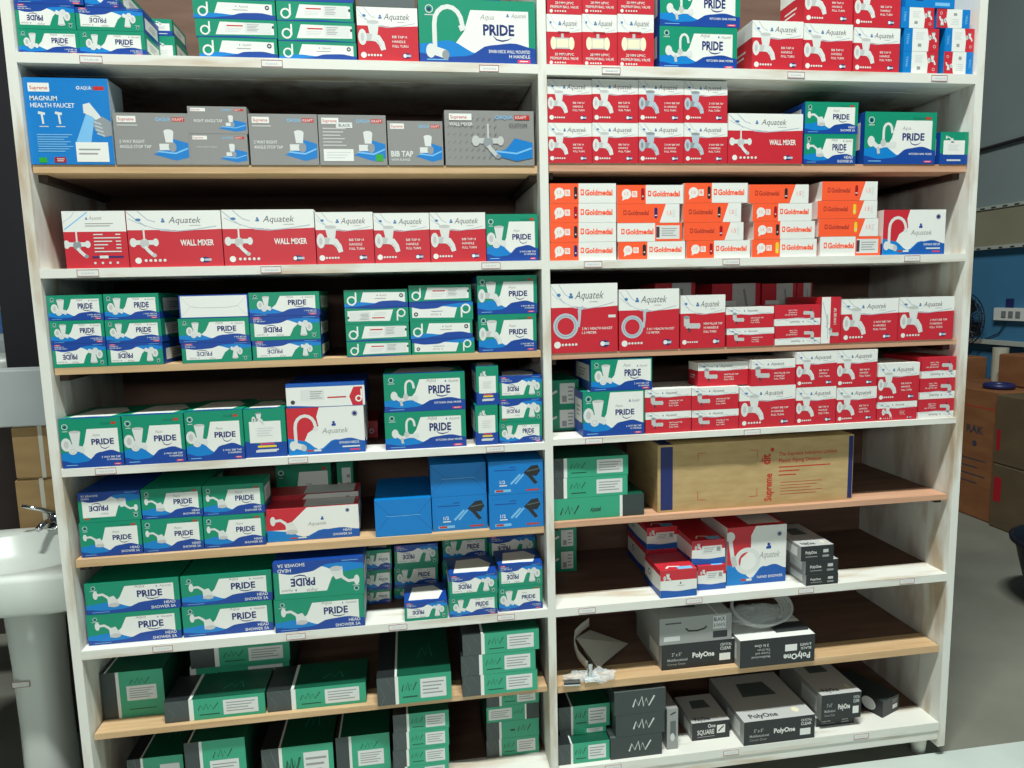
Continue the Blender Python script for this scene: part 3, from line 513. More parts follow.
# ---------------------------------------------------------------- room shell
def struct(name, mb, **k): return tag(mb.build(name, **k), kind='structure')
M_floor = noise_mat('concrete_floor', (110,110,100), (130,130,118), 2.2, .75, (1, 1, 1), .3, .7, .1)
M_tile = noise_mat('pale_floor_tiles', (186,196,188), (204,212,206), 3, .35, (1, 1, 1), .3, .7)
M_wallL = noise_mat('charcoal_wall', (30,30,34), (36,36,40), 3, .9)
M_blue = noise_mat('blue_painted_wall', (52,108,146), (60,118,156), 1.5, .7)
M_beige = noise_mat('beige_wall_band', (134,130,110), (142,138,118), 2, .8)
M_greyp = noise_mat('grey_upper_wall', (120,134,136), (128,142,143), 1.5, .8, bump=.2)
M_back = noise_mat('grey_plaster', (58,56,54), (66,64,62), 2, .8)
M_ceil = base_mat('ceiling_sheet', (140,140,138), .8)
XL, XR, YB, YF, ZC = -3.2, 4.3, 5.2, -5.2, 6.45
g = MB(); g.box(XL, YF, -.1, XR, YB, 0, M_floor); struct('floor', g)
g = MB(); g.box(-2.2, -3.6, .0005, 3.4, .02, .008, M_tile); o = g.build('trim_1'); tag(o, kind='structure')
g = MB(); g.box(XL, YF, ZC, XR, YB, ZC + .1, M_ceil); struct('ceiling', g)
g = MB(); g.box(XL - .1, YF, -.1, XL, YB, ZC + .1, M_wallL); struct('wall_left', g)
g = MB(); g.box(XL, YB, 0, XR, YB + .1, ZC, M_back); struct('wall_back', g)
g = MB(); g.box(XR, YF, -.1, XR + .1, YB, 1.823, M_blue); g.box(XR - .02, YF, 1.823, XR + .1, YB, 2.118, M_beige); g.box(XR, YF, 2.118, XR + .1, YB, ZC, M_greyp); struct('wall_right', g)
M_led = base_mat('pale_ledge', (170,176,168), .6)
g = MB(); g.box(XR - .06, .4, 1.122, XR, YB, 1.152, M_led); struct('trim_2', g)
g = MB(); g.box(XR - .05, .4, 1.815, XR - .001, YB, 1.84, M_led); struct('trim_3', g)
g = MB(); g.box(XR - .03, .4, 2.108, XR - .001, YB, 2.13, M_led)
for i in range(40): g.box(XR - .032, .5 + i*.1, 2.112, XR - .03, .54 + i*.1, 2.122, M_wallL); g.box(XR - .052, .5 + i*.1, 1.818, XR - .05, .53 + i*.1, 1.828, M_wallL)
struct('trim_4', g)
g = MB(); g.tube([(XR - .02, .4, 2.605), (XR - .02, YB, 2.51)], .012, M_wallL, 8); o = g.build('wall_seam'); tag(o, 'thin dark seam running along the grey upper wall', 'seam')  # dark seam of the upper wall, shaped as a thin tube
# ---------------------------------------------------------------- boxes on the shelves
box('tap_box','pride:tap',-0.9010,0.0120,2.1825,0.1366,0.2200,0.0567,0,'green and blue tap box, bottom of leftmost column, top shelf, left bay','green and blue boxes on the top shelf of the left bay','box')
box('tap_box','pride:tap',-0.9010,0.0120,2.2398,0.1328,0.2200,0.0578,1,'upside-down green and blue tap box, middle of leftmost column, top shelf, left bay','green and blue boxes on the top shelf of the left bay','box')
box('tap_box','pride:tap',-0.9010,0.0120,2.2981,0.1546,0.2200,0.0634,0,'green and blue tap box, top of leftmost column, top shelf, left bay','green and blue boxes on the top shelf of the left bay','box')
box('tap_box','pride:tap',-0.7639,0.0120,2.1825,0.1511,0.1150,0.0574,0,'green and blue tap box, bottom of second column, top shelf, left bay','green and blue boxes on the top shelf of the left bay','box')
box('tap_box','pride:tap',-0.7665,0.0120,2.2405,0.1538,0.1150,0.0527,1,'upside-down green and blue tap box, middle of second column, top shelf, left bay','green and blue boxes on the top shelf of the left bay','box')
box('tap_box','pride:tap',-0.7428,0.0120,2.2939,0.0776,0.2400,0.0633,0,'green and blue tap box, top of second column, top shelf, left bay','green and blue boxes on the top shelf of the left bay','box')
box('tap_box','pride:back',-0.6283,0.1300,2.1825,0.0524,0.1200,0.0890,0,'small upright green tap box, bottom of third column, top shelf, left bay','green and blue boxes on the top shelf of the left bay','box')
box('tap_box','pride:back',-0.6293,0.1300,2.2721,0.0497,0.1200,0.0417,0,'small upright green tap box, top of third column, top shelf, left bay','green and blue boxes on the top shelf of the left bay','box')
box('hose_box','thin:a',-0.4863,0.0120,2.1825,0.1893,0.2500,0.0492,0,'flat green hose box, bottom of fourth column, top shelf, left bay','flat green boxes on the top shelf of the left bay','box')
box('hose_box','thin:b',-0.4911,0.0120,2.2323,0.1966,0.2500,0.0435,0,'flat green hose box, second up in fourth column, top shelf, left bay','flat green boxes on the top shelf of the left bay','box')
box('hose_box','thin:a',-0.4935,0.0120,2.2764,0.1974,0.2500,0.0455,0,'flat green hose box, third up in fourth column, top shelf, left bay','flat green boxes on the top shelf of the left bay','box')
box('hose_box','thin:b',-0.4923,0.0120,2.3225,0.1961,0.2500,0.0441,0,'flat green hose box, top of fourth column, top shelf, left bay','flat green boxes on the top shelf of the left bay','box')
box('hose_box','thin:a',-0.2930,0.0120,2.1825,0.1937,0.2500,0.0448,0,'flat green hose box, bottom of fifth column, top shelf, left bay','flat green boxes on the top shelf of the left bay','box')
box('hose_box','thin:b',-0.2929,0.0120,2.2279,0.1922,0.2500,0.0478,0,'flat green hose box, second up in fifth column, top shelf, left bay','flat green boxes on the top shelf of the left bay','box')
box('hose_box','thin:b',-0.2931,0.0120,2.2763,0.1899,0.2500,0.0475,0,'flat green hose box, third up in fifth column, top shelf, left bay','flat green boxes on the top shelf of the left bay','box')
box('hose_box','thin:a',-0.2946,0.0120,2.3244,0.1939,0.2500,0.0449,0,'flat green hose box, top of fifth column, top shelf, left bay','flat green boxes on the top shelf of the left bay','box')
box('tap_box','aqua:tap',-0.0948,0.0120,2.1825,0.1551,0.1600,0.1342,0,'red and white tap box, bottom of sixth column, top shelf, left bay','','box')
box('product_box','greycap',-0.0883,0.0120,2.3173,0.1425,0.1600,0.0661,0,'plain dark grey box, top of sixth column, top shelf, left bay','','box')
box('tap_box','pride:swan',0.0632,0.0120,2.1825,0.3088,0.2000,0.1606,0,'large green swan-neck faucet box, bottom of rightmost column, top shelf, left bay','green and blue boxes on the top shelf of the left bay','box')
box('tap_box','pride:tap',0.1220,0.0120,2.3437,0.1577,0.2000,0.0627,0,'green and white box on large faucet box, top of rightmost column, top shelf, left bay','green and blue boxes on the top shelf of the left bay','box')
box('valve_box','aqua:valve',0.4024,0.0120,2.1835,0.0967,0.1600,0.1309,0,'red ball valve box, bottom of leftmost column, top shelf, right bay','red and white boxes on the top shelf of the right bay','box')
box('valve_box','aqua:valve',0.4048,0.0120,2.3150,0.0959,0.1600,0.1262,0,'red ball valve box, top of leftmost column, top shelf, right bay','red and white boxes on the top shelf of the right bay','box')
box('valve_box','aqua:valve',0.5005,0.0120,2.1835,0.0973,0.1600,0.1340,0,'red ball valve box, bottom of second column, top shelf, right bay','red and white boxes on the top shelf of the right bay','box')
box('valve_box','aqua:valve',0.5020,0.0120,2.3181,0.0964,0.1600,0.1271,0,'red ball valve box, top of second column, top shelf, right bay','red and white boxes on the top shelf of the right bay','box')
box('valve_box','aqua:valve',0.5992,0.0120,2.1835,0.1027,0.1600,0.1373,0,'red ball valve box, bottom of third column, top shelf, right bay','red and white boxes on the top shelf of the right bay','box')
box('valve_box','aqua:valve',0.5998,0.0120,2.3214,0.1018,0.1600,0.1280,0,'red ball valve box, top of third column, top shelf, right bay','red and white boxes on the top shelf of the right bay','box')
box('mixer_box','pride:kitchen',0.7186,0.0120,2.1835,0.2261,0.2000,0.1104,0,'green kitchen mixer box, bottom of fourth column, top shelf, right bay','green and blue boxes on the top shelf of the right bay','box')
box('mixer_box','pride:kitchen',0.7197,0.0120,2.2945,0.2319,0.2000,0.1086,0,'green kitchen mixer box, top of fourth column, top shelf, right bay','green and blue boxes on the top shelf of the right bay','box')
box('tap_box','aqua:tap',0.9892,0.0120,2.1835,0.1539,0.1300,0.1332,0,'red and white tap box, alone in fifth column, top shelf, right bay','red and white boxes on the top shelf of the right bay','box')
box('tap_box','aqua:tap',1.1448,0.0120,2.1835,0.1503,0.1300,0.1298,0,'red and white tap box, bottom of sixth column, top shelf, right bay','red and white boxes on the top shelf of the right bay','box')
box('tap_box','aqua:tap',1.2994,0.0120,2.1835,0.1450,0.1300,0.1235,0,'red and white tap box, bottom of seventh column, top shelf, right bay','red and white boxes on the top shelf of the right bay','box')
box('tap_box','aqua:tap',1.1439,0.0120,2.3139,0.1484,0.1300,0.1219,0,'red and white tap box, top of sixth column, top shelf, right bay','red and white boxes on the top shelf of the right bay','box')
box('tap_box','aqua:tap',1.2967,0.0120,2.3076,0.1445,0.1300,0.1233,0,'red and white tap box, top of seventh column, top shelf, right bay','red and white boxes on the top shelf of the right bay','box')
box('valve_box','tri',1.4573,0.0120,2.1835,0.1112,0.1400,0.0626,0,'blue, white and red striped box, bottom of eighth column, top shelf, right bay','striped boxes on the top shelf of the right bay','box')
box('valve_box','tri',1.4573,0.0120,2.2467,0.1114,0.1400,0.0631,0,'blue, white and red striped box, second up in eighth column, top shelf, right bay','striped boxes on the top shelf of the right bay','box')
box('valve_box','tri',1.4462,0.0120,2.3104,0.1037,0.1400,0.0564,0,'blue, white and red striped box, third up in eighth column, top shelf, right bay','striped boxes on the top shelf of the right bay','box')
box('valve_box','tri',1.5888,0.0120,2.1835,0.0952,0.1400,0.0646,1,'upside-down blue, white and red striped box, bottom of rightmost column, top shelf, right bay','striped boxes on the top shelf of the right bay','box')
box('valve_box','tri',1.5891,0.0120,2.2487,0.0949,0.1400,0.0647,0,'blue, white and red striped box, middle of rightmost column, top shelf, right bay','striped boxes on the top shelf of the right bay','box')
box('valve_box','tri',1.5597,0.0120,2.3140,0.1070,0.1400,0.0513,1,'upside-down blue, white and red striped box, top of rightmost column, top shelf, right bay','striped boxes on the top shelf of the right bay','box')
box('product_box','bluetop',1.4575,0.0120,2.3673,0.1566,0.1500,0.0591,0,'blue box, top of eighth column, top shelf, right bay','','box')
box('health_faucet_box','magnum',-0.9010,0.0120,1.9215,0.1926,0.0900,0.2059,0,'big bright blue health faucet box, alone in leftmost column, second shelf down, left bay','','box')
box('tap_box','sup:stop',-0.7041,0.0120,1.9215,0.1780,0.1600,0.1257,0,'grey angle stop tap box, alone in second column, second shelf down, left bay','grey boxes on the second shelf down of the left bay','box')
box('tap_box','sup:anglew',-0.5258,0.0120,1.9215,0.1403,0.1600,0.0762,0,'grey angle tap box, bottom of third column, second shelf down, left bay','grey boxes on the second shelf down of the left bay','box')
box('tap_box','sup:angle',-0.5262,0.0120,1.9983,0.1432,0.1600,0.0667,0,'grey angle tap box, top of third column, second shelf down, left bay','grey boxes on the second shelf down of the left bay','box')
box('tap_box','sup:stop',-0.3801,0.0120,1.9215,0.1712,0.1600,0.1273,0,'grey angle stop tap box, alone in fourth column, second shelf down, left bay','grey boxes on the second shelf down of the left bay','box')
box('tap_box','sup:label',-0.2065,0.0120,1.9215,0.1734,0.1600,0.1270,0,'grey tap box with white sticker, alone in fifth column, second shelf down, left bay','grey boxes on the second shelf down of the left bay','box')
box('tap_box','sup:bib',-0.0296,0.0120,1.9215,0.1450,0.1500,0.1137,0,'smaller grey bib tap box, alone in sixth column, second shelf down, left bay','grey boxes on the second shelf down of the left bay','box')
box('mixer_box','sup:mixer',0.1213,0.0120,1.9215,0.2416,0.1600,0.1425,0,'wide patterned grey wall mixer box, alone in rightmost column, second shelf down, left bay','grey boxes on the second shelf down of the left bay','box')
box('tap_box','aqua:tap',0.4015,0.0120,1.9285,0.1230,0.1800,0.1061,0,'red and white tap box, bottom of leftmost column, second shelf down, right bay','red and white boxes on the second shelf down of the right bay','box')
box('tap_box','aqua:tap',0.4015,0.0120,2.0352,0.1241,0.1800,0.1130,0,'red and white tap box, top of leftmost column, second shelf down, right bay','red and white boxes on the second shelf down of the right bay','box')
box('tap_box','aqua:tap',0.5259,0.0120,1.9285,0.1309,0.1800,0.1075,0,'red and white tap box, bottom of second column, second shelf down, right bay','red and white boxes on the second shelf down of the right bay','box')
box('tap_box','aqua:tap',0.5270,0.0120,2.0366,0.1299,0.1800,0.1141,0,'red and white tap box, top of second column, second shelf down, right bay','red and white boxes on the second shelf down of the right bay','box')
box('tap_box','aqua:tapgrey',0.6583,0.0120,1.9285,0.1317,0.1800,0.1090,0,'red and white tap box, bottom of third column, second shelf down, right bay','red and white boxes on the second shelf down of the right bay','box')
box('tap_box','aqua:tapgrey',0.6584,0.0120,2.0381,0.1307,0.1800,0.1134,0,'red and white tap box, top of third column, second shelf down, right bay','red and white boxes on the second shelf down of the right bay','box')
box('tap_box','aqua:tapgrey',0.7912,0.0120,1.9285,0.1289,0.1800,0.1104,0,'red and white tap box, bottom of fourth column, second shelf down, right bay','red and white boxes on the second shelf down of the right bay','box')
box('tap_box','aqua:tapgrey',0.7903,0.0120,2.0395,0.1279,0.1800,0.1120,0,'red and white tap box, top of fourth column, second shelf down, right bay','red and white boxes on the second shelf down of the right bay','box')
box('mixer_box','aqua:mixer',0.9220,0.0120,1.9285,0.2275,0.1800,0.1378,0,'wide red wall mixer box, alone in fifth column, second shelf down, right bay','red and white boxes on the second shelf down of the right bay','box')
box('shower_box','pride:shower',1.1550,0.0120,1.9285,0.1624,0.2000,0.0838,0,'green and blue shower box, bottom of sixth column, second shelf down, right bay','green and blue boxes on the second shelf down of the right bay','box')
box('shower_box','pride:shower',1.1554,0.0120,2.0129,0.1659,0.2000,0.0883,0,'green and blue shower box, top of sixth column, second shelf down, right bay','green and blue boxes on the second shelf down of the right bay','box')
box('mixer_box','pride:kitchen',1.3443,0.0120,1.9285,0.2317,0.2000,0.1479,0,'large green kitchen mixer box, alone in seventh column, second shelf down, right bay','green and blue boxes on the second shelf down of the right bay','box')
box('tap_box','pride:back',1.5910,0.0120,1.9285,0.0930,0.1600,0.0931,0,'small square green and blue box, alone in rightmost column, second shelf down, right bay','green and blue boxes on the second shelf down of the right bay','box')
box('product_box','aquaback',-0.8449,0.0120,1.6655,0.1484,0.1800,0.1423,0,'red mixer box with printed list, alone in leftmost column, third shelf down, left bay','red and white boxes on the third shelf down of the left bay','box')
box('mixer_box','aqua:mixer',-0.6939,0.0120,1.6655,0.2283,0.1800,0.1422,0,'wide red wall mixer box, alone in second column, third shelf down, left bay','red and white boxes on the third shelf down of the left bay','box')
box('mixer_box','aqua:mixer',-0.4630,0.0120,1.6655,0.2319,0.1800,0.1432,0,'wide red wall mixer box, alone in third column, third shelf down, left bay','red and white boxes on the third shelf down of the left bay','box')
box('tap_box','aqua:tap',-0.2285,0.0120,1.6655,0.1495,0.1800,0.1355,0,'red and white tap box, alone in fourth column, third shelf down, left bay','red and white boxes on the third shelf down of the left bay','box')
box('tap_box','aqua:tap',-0.0770,0.0120,1.6655,0.1474,0.1800,0.1319,0,'red and white tap box, alone in fifth column, third shelf down, left bay','red and white boxes on the third shelf down of the left bay','box')
box('tap_box','aqua:tap',0.0721,0.0120,1.6655,0.1509,0.1800,0.1321,0,'red and white tap box, alone in sixth column, third shelf down, left bay','red and white boxes on the third shelf down of the left bay','box')
box('tap_box','pride:tap',0.2252,0.0120,1.6655,0.1435,0.1800,0.1270,0,'square green and blue tap box, alone in rightmost column, third shelf down, left bay','','box')
box('wire_box','gold:a0',0.4020,0.0120,1.6640,0.1900,0.2000,0.0499,0,'orange and white wire box, bottom of leftmost column, third shelf down, right bay','orange and white boxes on the third shelf down of the right bay','box')
box('wire_box','gold:a1',0.4029,0.0120,1.7145,0.1894,0.2000,0.0529,0,'orange and white wire box, second up in leftmost column, third shelf down, right bay','orange and white boxes on the third shelf down of the right bay','box')
box('wire_box','gold:a2',0.4038,0.0120,1.7679,0.1887,0.2000,0.0522,0,'orange and white wire box, third up in leftmost column, third shelf down, right bay','orange and white boxes on the third shelf down of the right bay','box')
box('wire_box','gold:a3',0.4047,0.0120,1.8208,0.1881,0.2000,0.0532,0,'orange and white wire box, top of leftmost column, third shelf down, right bay','orange and white boxes on the third shelf down of the right bay','box')
box('wire_box','gold:a3',0.5993,0.0120,1.6640,0.1972,0.2000,0.0492,0,'orange and white wire box, bottom of second column, third shelf down, right bay','orange and white boxes on the third shelf down of the right bay','box')
box('wire_box','gold:c0',0.5960,0.0120,1.7138,0.1910,0.2000,0.0509,0,'orange and white wire box, second up in second column, third shelf down, right bay','orange and white boxes on the third shelf down of the right bay','box')
box('wire_box','gold:b0',0.5954,0.0120,1.7653,0.1835,0.2000,0.0519,0,'orange and white wire box, third up in second column, third shelf down, right bay','orange and white boxes on the third shelf down of the right bay','box')
box('wire_box','gold:a2',0.5957,0.0120,1.8178,0.1948,0.2000,0.0515,0,'orange and white wire box, top of second column, third shelf down, right bay','orange and white boxes on the third shelf down of the right bay','box')
box('wire_box','gold:a2',0.8009,0.0120,1.6640,0.1938,0.2000,0.0494,0,'orange and white wire box, bottom of third column, third shelf down, right bay','orange and white boxes on the third shelf down of the right bay','box')
box('wire_box','gold:b2',0.7930,0.0120,1.7140,0.1803,0.2000,0.0509,0,'orange and white wire box, second up in third column, third shelf down, right bay','orange and white boxes on the third shelf down of the right bay','box')
box('wire_box','gold:b3',0.7897,0.0120,1.7655,0.1754,0.2000,0.0535,0,'orange and white wire box, third up in third column, third shelf down, right bay','orange and white boxes on the third shelf down of the right bay','box')
box('wire_box','gold:a1',0.7940,0.0120,1.8196,0.1901,0.2000,0.0550,0,'orange and white wire box, top of third column, third shelf down, right bay','orange and white boxes on the third shelf down of the right bay','box')
box('wire_box','gold:a4',1.0009,0.0120,1.6640,0.2027,0.2000,0.0506,0,'orange and white wire box, bottom of fourth column, third shelf down, right bay','orange and white boxes on the third shelf down of the right bay','box')
box('wire_box','gold:a3',1.0051,0.0120,1.7152,0.1910,0.2000,0.0510,0,'orange and white wire box, second up in fourth column, third shelf down, right bay','orange and white boxes on the third shelf down of the right bay','box')
box('wire_box','gold:a2',1.0003,0.0120,1.7667,0.1846,0.2000,0.0498,0,'orange and white wire box, third up in fourth column, third shelf down, right bay','orange and white boxes on the third shelf down of the right bay','box')
box('wire_box','gold:b1',0.9885,0.0120,1.8171,0.1846,0.2000,0.0531,0,'orange and white wire box, top of fourth column, third shelf down, right bay','orange and white boxes on the third shelf down of the right bay','box')
box('wire_box','gold:c4',1.2146,0.0120,1.6640,0.1955,0.2200,0.0558,0,'orange and white wire box, bottom of fifth column, third shelf down, right bay','orange and white boxes on the third shelf down of the right bay','box')
box('wire_box','gold:b4',1.2079,0.0120,1.7204,0.1917,0.2200,0.0514,0,'orange and white wire box, second up in fifth column, third shelf down, right bay','orange and white boxes on the third shelf down of the right bay','box')
box('wire_box','gold:b4',1.2030,0.0120,1.7724,0.1909,0.2200,0.0513,0,'orange and white wire box, third up in fifth column, third shelf down, right bay','orange and white boxes on the third shelf down of the right bay','box')
box('wire_box','gold:b2',1.2154,0.0120,1.8244,0.1773,0.2200,0.0541,0,'orange and white wire box, top of fifth column, third shelf down, right bay','orange and white boxes on the third shelf down of the right bay','box')
box('faucet_box','rwb:swan',1.4166,0.0120,1.6640,0.2060,0.1800,0.1322,0,'white box with red and blue print, alone in rightmost column, third shelf down, right bay','','box')
box('tap_box','pride:tap',-0.9010,0.0140,1.4145,0.1279,0.2400,0.0608,1,'upside-down green and blue tap box, bottom of leftmost column, fourth shelf down, left bay','green and blue boxes on the fourth shelf down of the left bay','box')
box('tap_box','pride:tap',-0.9010,0.0140,1.4759,0.1287,0.2400,0.0586,0,'green and blue tap box, middle of leftmost column, fourth shelf down, left bay','green and blue boxes on the fourth shelf down of the left bay','box')
box('tap_box','pride:tap',-0.9010,0.0140,1.5350,0.1301,0.2400,0.0642,0,'green and blue tap box, top of leftmost column, fourth shelf down, left bay','green and blue boxes on the fourth shelf down of the left bay','box')
box('tap_box','pride:tap',-0.7705,0.0140,1.4145,0.1351,0.2600,0.0577,1,'upside-down green and blue tap box, bottom of second column, fourth shelf down, left bay','green and blue boxes on the fourth shelf down of the left bay','box')
box('tap_box','pride:tap',-0.7697,0.0140,1.4728,0.1358,0.2600,0.0603,0,'green and blue tap box, middle of second column, fourth shelf down, left bay','green and blue boxes on the fourth shelf down of the left bay','box')
box('tap_box','pride:tap',-0.7675,0.0140,1.5336,0.1328,0.2600,0.0661,0,'green and blue tap box, top of second column, fourth shelf down, left bay','green and blue boxes on the fourth shelf down of the left bay','box')
box('tap_box','pride:tap',-0.5882,0.0140,1.4145,0.1748,0.2200,0.0524,1,'upside-down green and blue tap box, bottom of third column, fourth shelf down, left bay','green and blue boxes on the fourth shelf down of the left bay','box')
box('tap_box','pride:tap',-0.5917,0.0140,1.4675,0.1770,0.2200,0.0637,0,'green and blue tap box, middle of third column, fourth shelf down, left bay','green and blue boxes on the fourth shelf down of the left bay','box')
box('product_box','whiteend',-0.5857,0.0140,1.5318,0.1733,0.2200,0.0604,0,'blank white-ended box, top of third column, fourth shelf down, left bay','','box')
box('tap_box','pride:tap',-0.4098,0.0140,1.4145,0.1778,0.2200,0.0527,1,'upside-down green and blue tap box, bottom of fourth column, fourth shelf down, left bay','green and blue boxes on the fourth shelf down of the left bay','box')
box('tap_box','pride:tap',-0.4125,0.0140,1.4678,0.1803,0.2200,0.0635,1,'upside-down green and blue tap box, middle of fourth column, fourth shelf down, left bay','green and blue boxes on the fourth shelf down of the left bay','box')
box('tap_box','pride:tap',-0.4107,0.0140,1.5319,0.1809,0.2200,0.0628,0,'green and blue tap box, top of fourth column, fourth shelf down, left bay','green and blue boxes on the fourth shelf down of the left bay','box')
box('hose_box','thin:b',-0.1649,0.0200,1.4145,0.1725,0.2500,0.0415,0,'flat green hose box, bottom of fifth column, fourth shelf down, left bay','flat green boxes on the fourth shelf down of the left bay','box')
box('hose_box','thin:b',-0.1650,0.0200,1.4566,0.1692,0.2500,0.0470,0,'flat green hose box, second up in fifth column, fourth shelf down, left bay','flat green boxes on the fourth shelf down of the left bay','box')
box('hose_box','thin:b',-0.1652,0.0200,1.5042,0.1701,0.2500,0.0439,1,'upside-down flat green hose box, third up in fifth column, fourth shelf down, left bay','flat green boxes on the fourth shelf down of the left bay','box')
box('hose_box','thin:a',-0.1654,0.0200,1.5487,0.1695,0.2500,0.0472,0,'flat green hose box, top of fifth column, fourth shelf down, left bay','flat green boxes on the fourth shelf down of the left bay','box')
box('hose_box','thin:a',0.0107,0.0200,1.4145,0.1730,0.2500,0.0425,1,'upside-down flat green hose box, bottom of sixth column, fourth shelf down, left bay','flat green boxes on the fourth shelf down of the left bay','box')
box('hose_box','thin:a',0.0086,0.0200,1.4576,0.1710,0.2500,0.0493,0,'flat green hose box, second up in sixth column, fourth shelf down, left bay','flat green boxes on the fourth shelf down of the left bay','box')
box('hose_box','thin:a',0.0080,0.0200,1.5075,0.1746,0.2500,0.0497,1,'upside-down flat green hose box, third up in sixth column, fourth shelf down, left bay','flat green boxes on the fourth shelf down of the left bay','box')
box('hose_box','thin:b',0.0079,0.0200,1.5578,0.1707,0.2500,0.0464,0,'flat green hose box, top of sixth column, fourth shelf down, left bay','flat green boxes on the fourth shelf down of the left bay','box')
box('tap_box','pride:tap2',0.1957,0.0160,1.4145,0.1643,0.2000,0.1052,0,'squarish green tap box, bottom of rightmost column, fourth shelf down, left bay','green and blue boxes on the fourth shelf down of the left bay','box')
box('tap_box','pride:tap2',0.1953,0.0160,1.5203,0.1682,0.2000,0.1058,0,'squarish green tap box, top of rightmost column, fourth shelf down, left bay','green and blue boxes on the fourth shelf down of the left bay','box')
box('health_faucet_box','aqua:coil',0.4015,0.0120,1.4045,0.1939,0.1200,0.1949,0,'tall red health faucet box, alone in leftmost column, fourth shelf down, right bay','red and white boxes on the fourth shelf down of the right bay','box')
box('health_faucet_box','aqua:coil2',0.5998,0.0120,1.4045,0.1799,0.1200,0.1751,0,'tall red health faucet box, alone in second column, fourth shelf down, right bay','red and white boxes on the fourth shelf down of the right bay','box')
box('tap_box','aqua:elbow',0.7843,0.0120,1.4045,0.1367,0.1400,0.1541,0,'upright red and white tap box, alone in third column, fourth shelf down, right bay','red and white boxes on the fourth shelf down of the right bay','box')
box('tap_box','aqua:elbow',0.9274,0.0120,1.4045,0.1486,0.1400,0.0540,0,'low red and white tap box, bottom of fourth column, fourth shelf down, right bay','red and white boxes on the fourth shelf down of the right bay','box')
box('tap_box','aqua:elbow',0.9240,0.0120,1.4591,0.1492,0.1400,0.0611,0,'low red and white tap box, top of fourth column, fourth shelf down, right bay','red and white boxes on the fourth shelf down of the right bay','box')
box('tap_box','aqua:elbow',1.0791,0.0120,1.4045,0.1463,0.1400,0.0564,1,'low upside-down red tap box, bottom of fifth column, fourth shelf down, right bay','red and white boxes on the fourth shelf down of the right bay','box')
box('tap_box','aqua:elbow',1.0759,0.0120,1.4615,0.1473,0.1400,0.0605,1,'low upside-down red tap box, top of fifth column, fourth shelf down, right bay','red and white boxes on the fourth shelf down of the right bay','box')
box('product_box','aquaside',1.2267,0.0120,1.4045,0.0619,0.2000,0.1385,0,'red tap box standing on its end, alone in sixth column, fourth shelf down, right bay','red and white boxes on the fourth shelf down of the right bay','box')
box('tap_box','aqua:tapb',1.2905,0.0120,1.4045,0.1879,0.2000,0.1294,0,'red and white tap box, alone in seventh column, fourth shelf down, right bay','red and white boxes on the fourth shelf down of the right bay','box')
box('tap_box','aqua:tapb',1.4809,0.0120,1.4045,0.1871,0.2000,0.1308,0,'red and white tap box, alone in rightmost column, fourth shelf down, right bay','red and white boxes on the fourth shelf down of the right bay','box')
box('product_box','aquaend',0.7973,0.2600,1.4045,0.1363,0.1700,0.1930,0,'red box, alone in first back-row column, fourth shelf down, right bay','red and white boxes on the fourth shelf down of the right bay','box')
box('product_box','aquaend',0.9923,0.2600,1.4045,0.1680,0.1700,0.1868,0,'red box, alone in second back-row column, fourth shelf down, right bay','red and white boxes on the fourth shelf down of the right bay','box')
box('product_box','aquaend',1.1673,0.2600,1.4045,0.1213,0.1700,0.1835,0,'red box, alone in third back-row column, fourth shelf down, right bay','red and white boxes on the fourth shelf down of the right bay','box')
box('product_box','aquaend',1.2922,0.2600,1.4045,0.0541,0.1700,0.1832,0,'red box, alone in fourth back-row column, fourth shelf down, right bay','red and white boxes on the fourth shelf down of the right bay','box')
box('tap_box','pride:tap3',-0.9006,0.0040,1.1520,0.1495,0.2000,0.1301,0,'green tap box, alone in leftmost column, fifth shelf down, left bay','green and blue boxes on the fifth shelf down of the left bay','box')
box('tap_box','pride:tap3',-0.7478,0.0040,1.1520,0.1512,0.2000,0.1317,0,'green tap box, alone in second column, fifth shelf down, left bay','green and blue boxes on the fifth shelf down of the left bay','box')
box('tap_box','pride:tap3',-0.5932,0.0040,1.1520,0.1463,0.2000,0.1350,0,'green tap box, alone in third column, fifth shelf down, left bay','green and blue boxes on the fifth shelf down of the left bay','box')
box('tap_box','pride:back2',-0.4456,0.0120,1.1520,0.1077,0.1700,0.1329,0,'narrow green box with white panel, alone in fourth column, fifth shelf down, left bay','green and blue boxes on the fifth shelf down of the left bay','box')
box('faucet_box','rwb:swan',-0.3337,0.0120,1.1520,0.2048,0.1850,0.1294,0,'large white and red faucet box, bottom of fifth column, fifth shelf down, left bay','white and red boxes on the fifth shelf down of the left bay','box')
box('product_box','rwbthin',-0.3315,0.0120,1.2820,0.2081,0.2200,0.0653,0,'flat white and red box, top of fifth column, fifth shelf down, left bay','white and red boxes on the fifth shelf down of the left bay','box')
box('product_box','rwbend',-0.1388,0.2000,1.1520,0.0372,0.2000,0.0517,0,'small red box end, alone in first back-row column, fifth shelf down, left bay','white and red boxes on the fifth shelf down of the left bay','box')
box('mixer_box','pride:kitchen',-0.0731,0.0120,1.1520,0.2247,0.2000,0.1052,0,'green kitchen mixer box, bottom of sixth column, fifth shelf down, left bay','green and blue boxes on the fifth shelf down of the left bay','box')
box('mixer_box','pride:kitchen',-0.0709,0.0120,1.2578,0.2232,0.2000,0.1060,0,'green kitchen mixer box, top of sixth column, fifth shelf down, left bay','green and blue boxes on the fifth shelf down of the left bay','box')
box('tap_box','pride:back2',0.1790,0.0120,1.1520,0.0640,0.1500,0.1139,0,'narrow upright green box, bottom of seventh column, fifth shelf down, left bay','green and blue boxes on the fifth shelf down of the left bay','box')
box('tap_box','pride:back2',0.1846,0.0120,1.2665,0.0628,0.1500,0.1099,0,'narrow upright green box, top of seventh column, fifth shelf down, left bay','green and blue boxes on the fifth shelf down of the left bay','box')
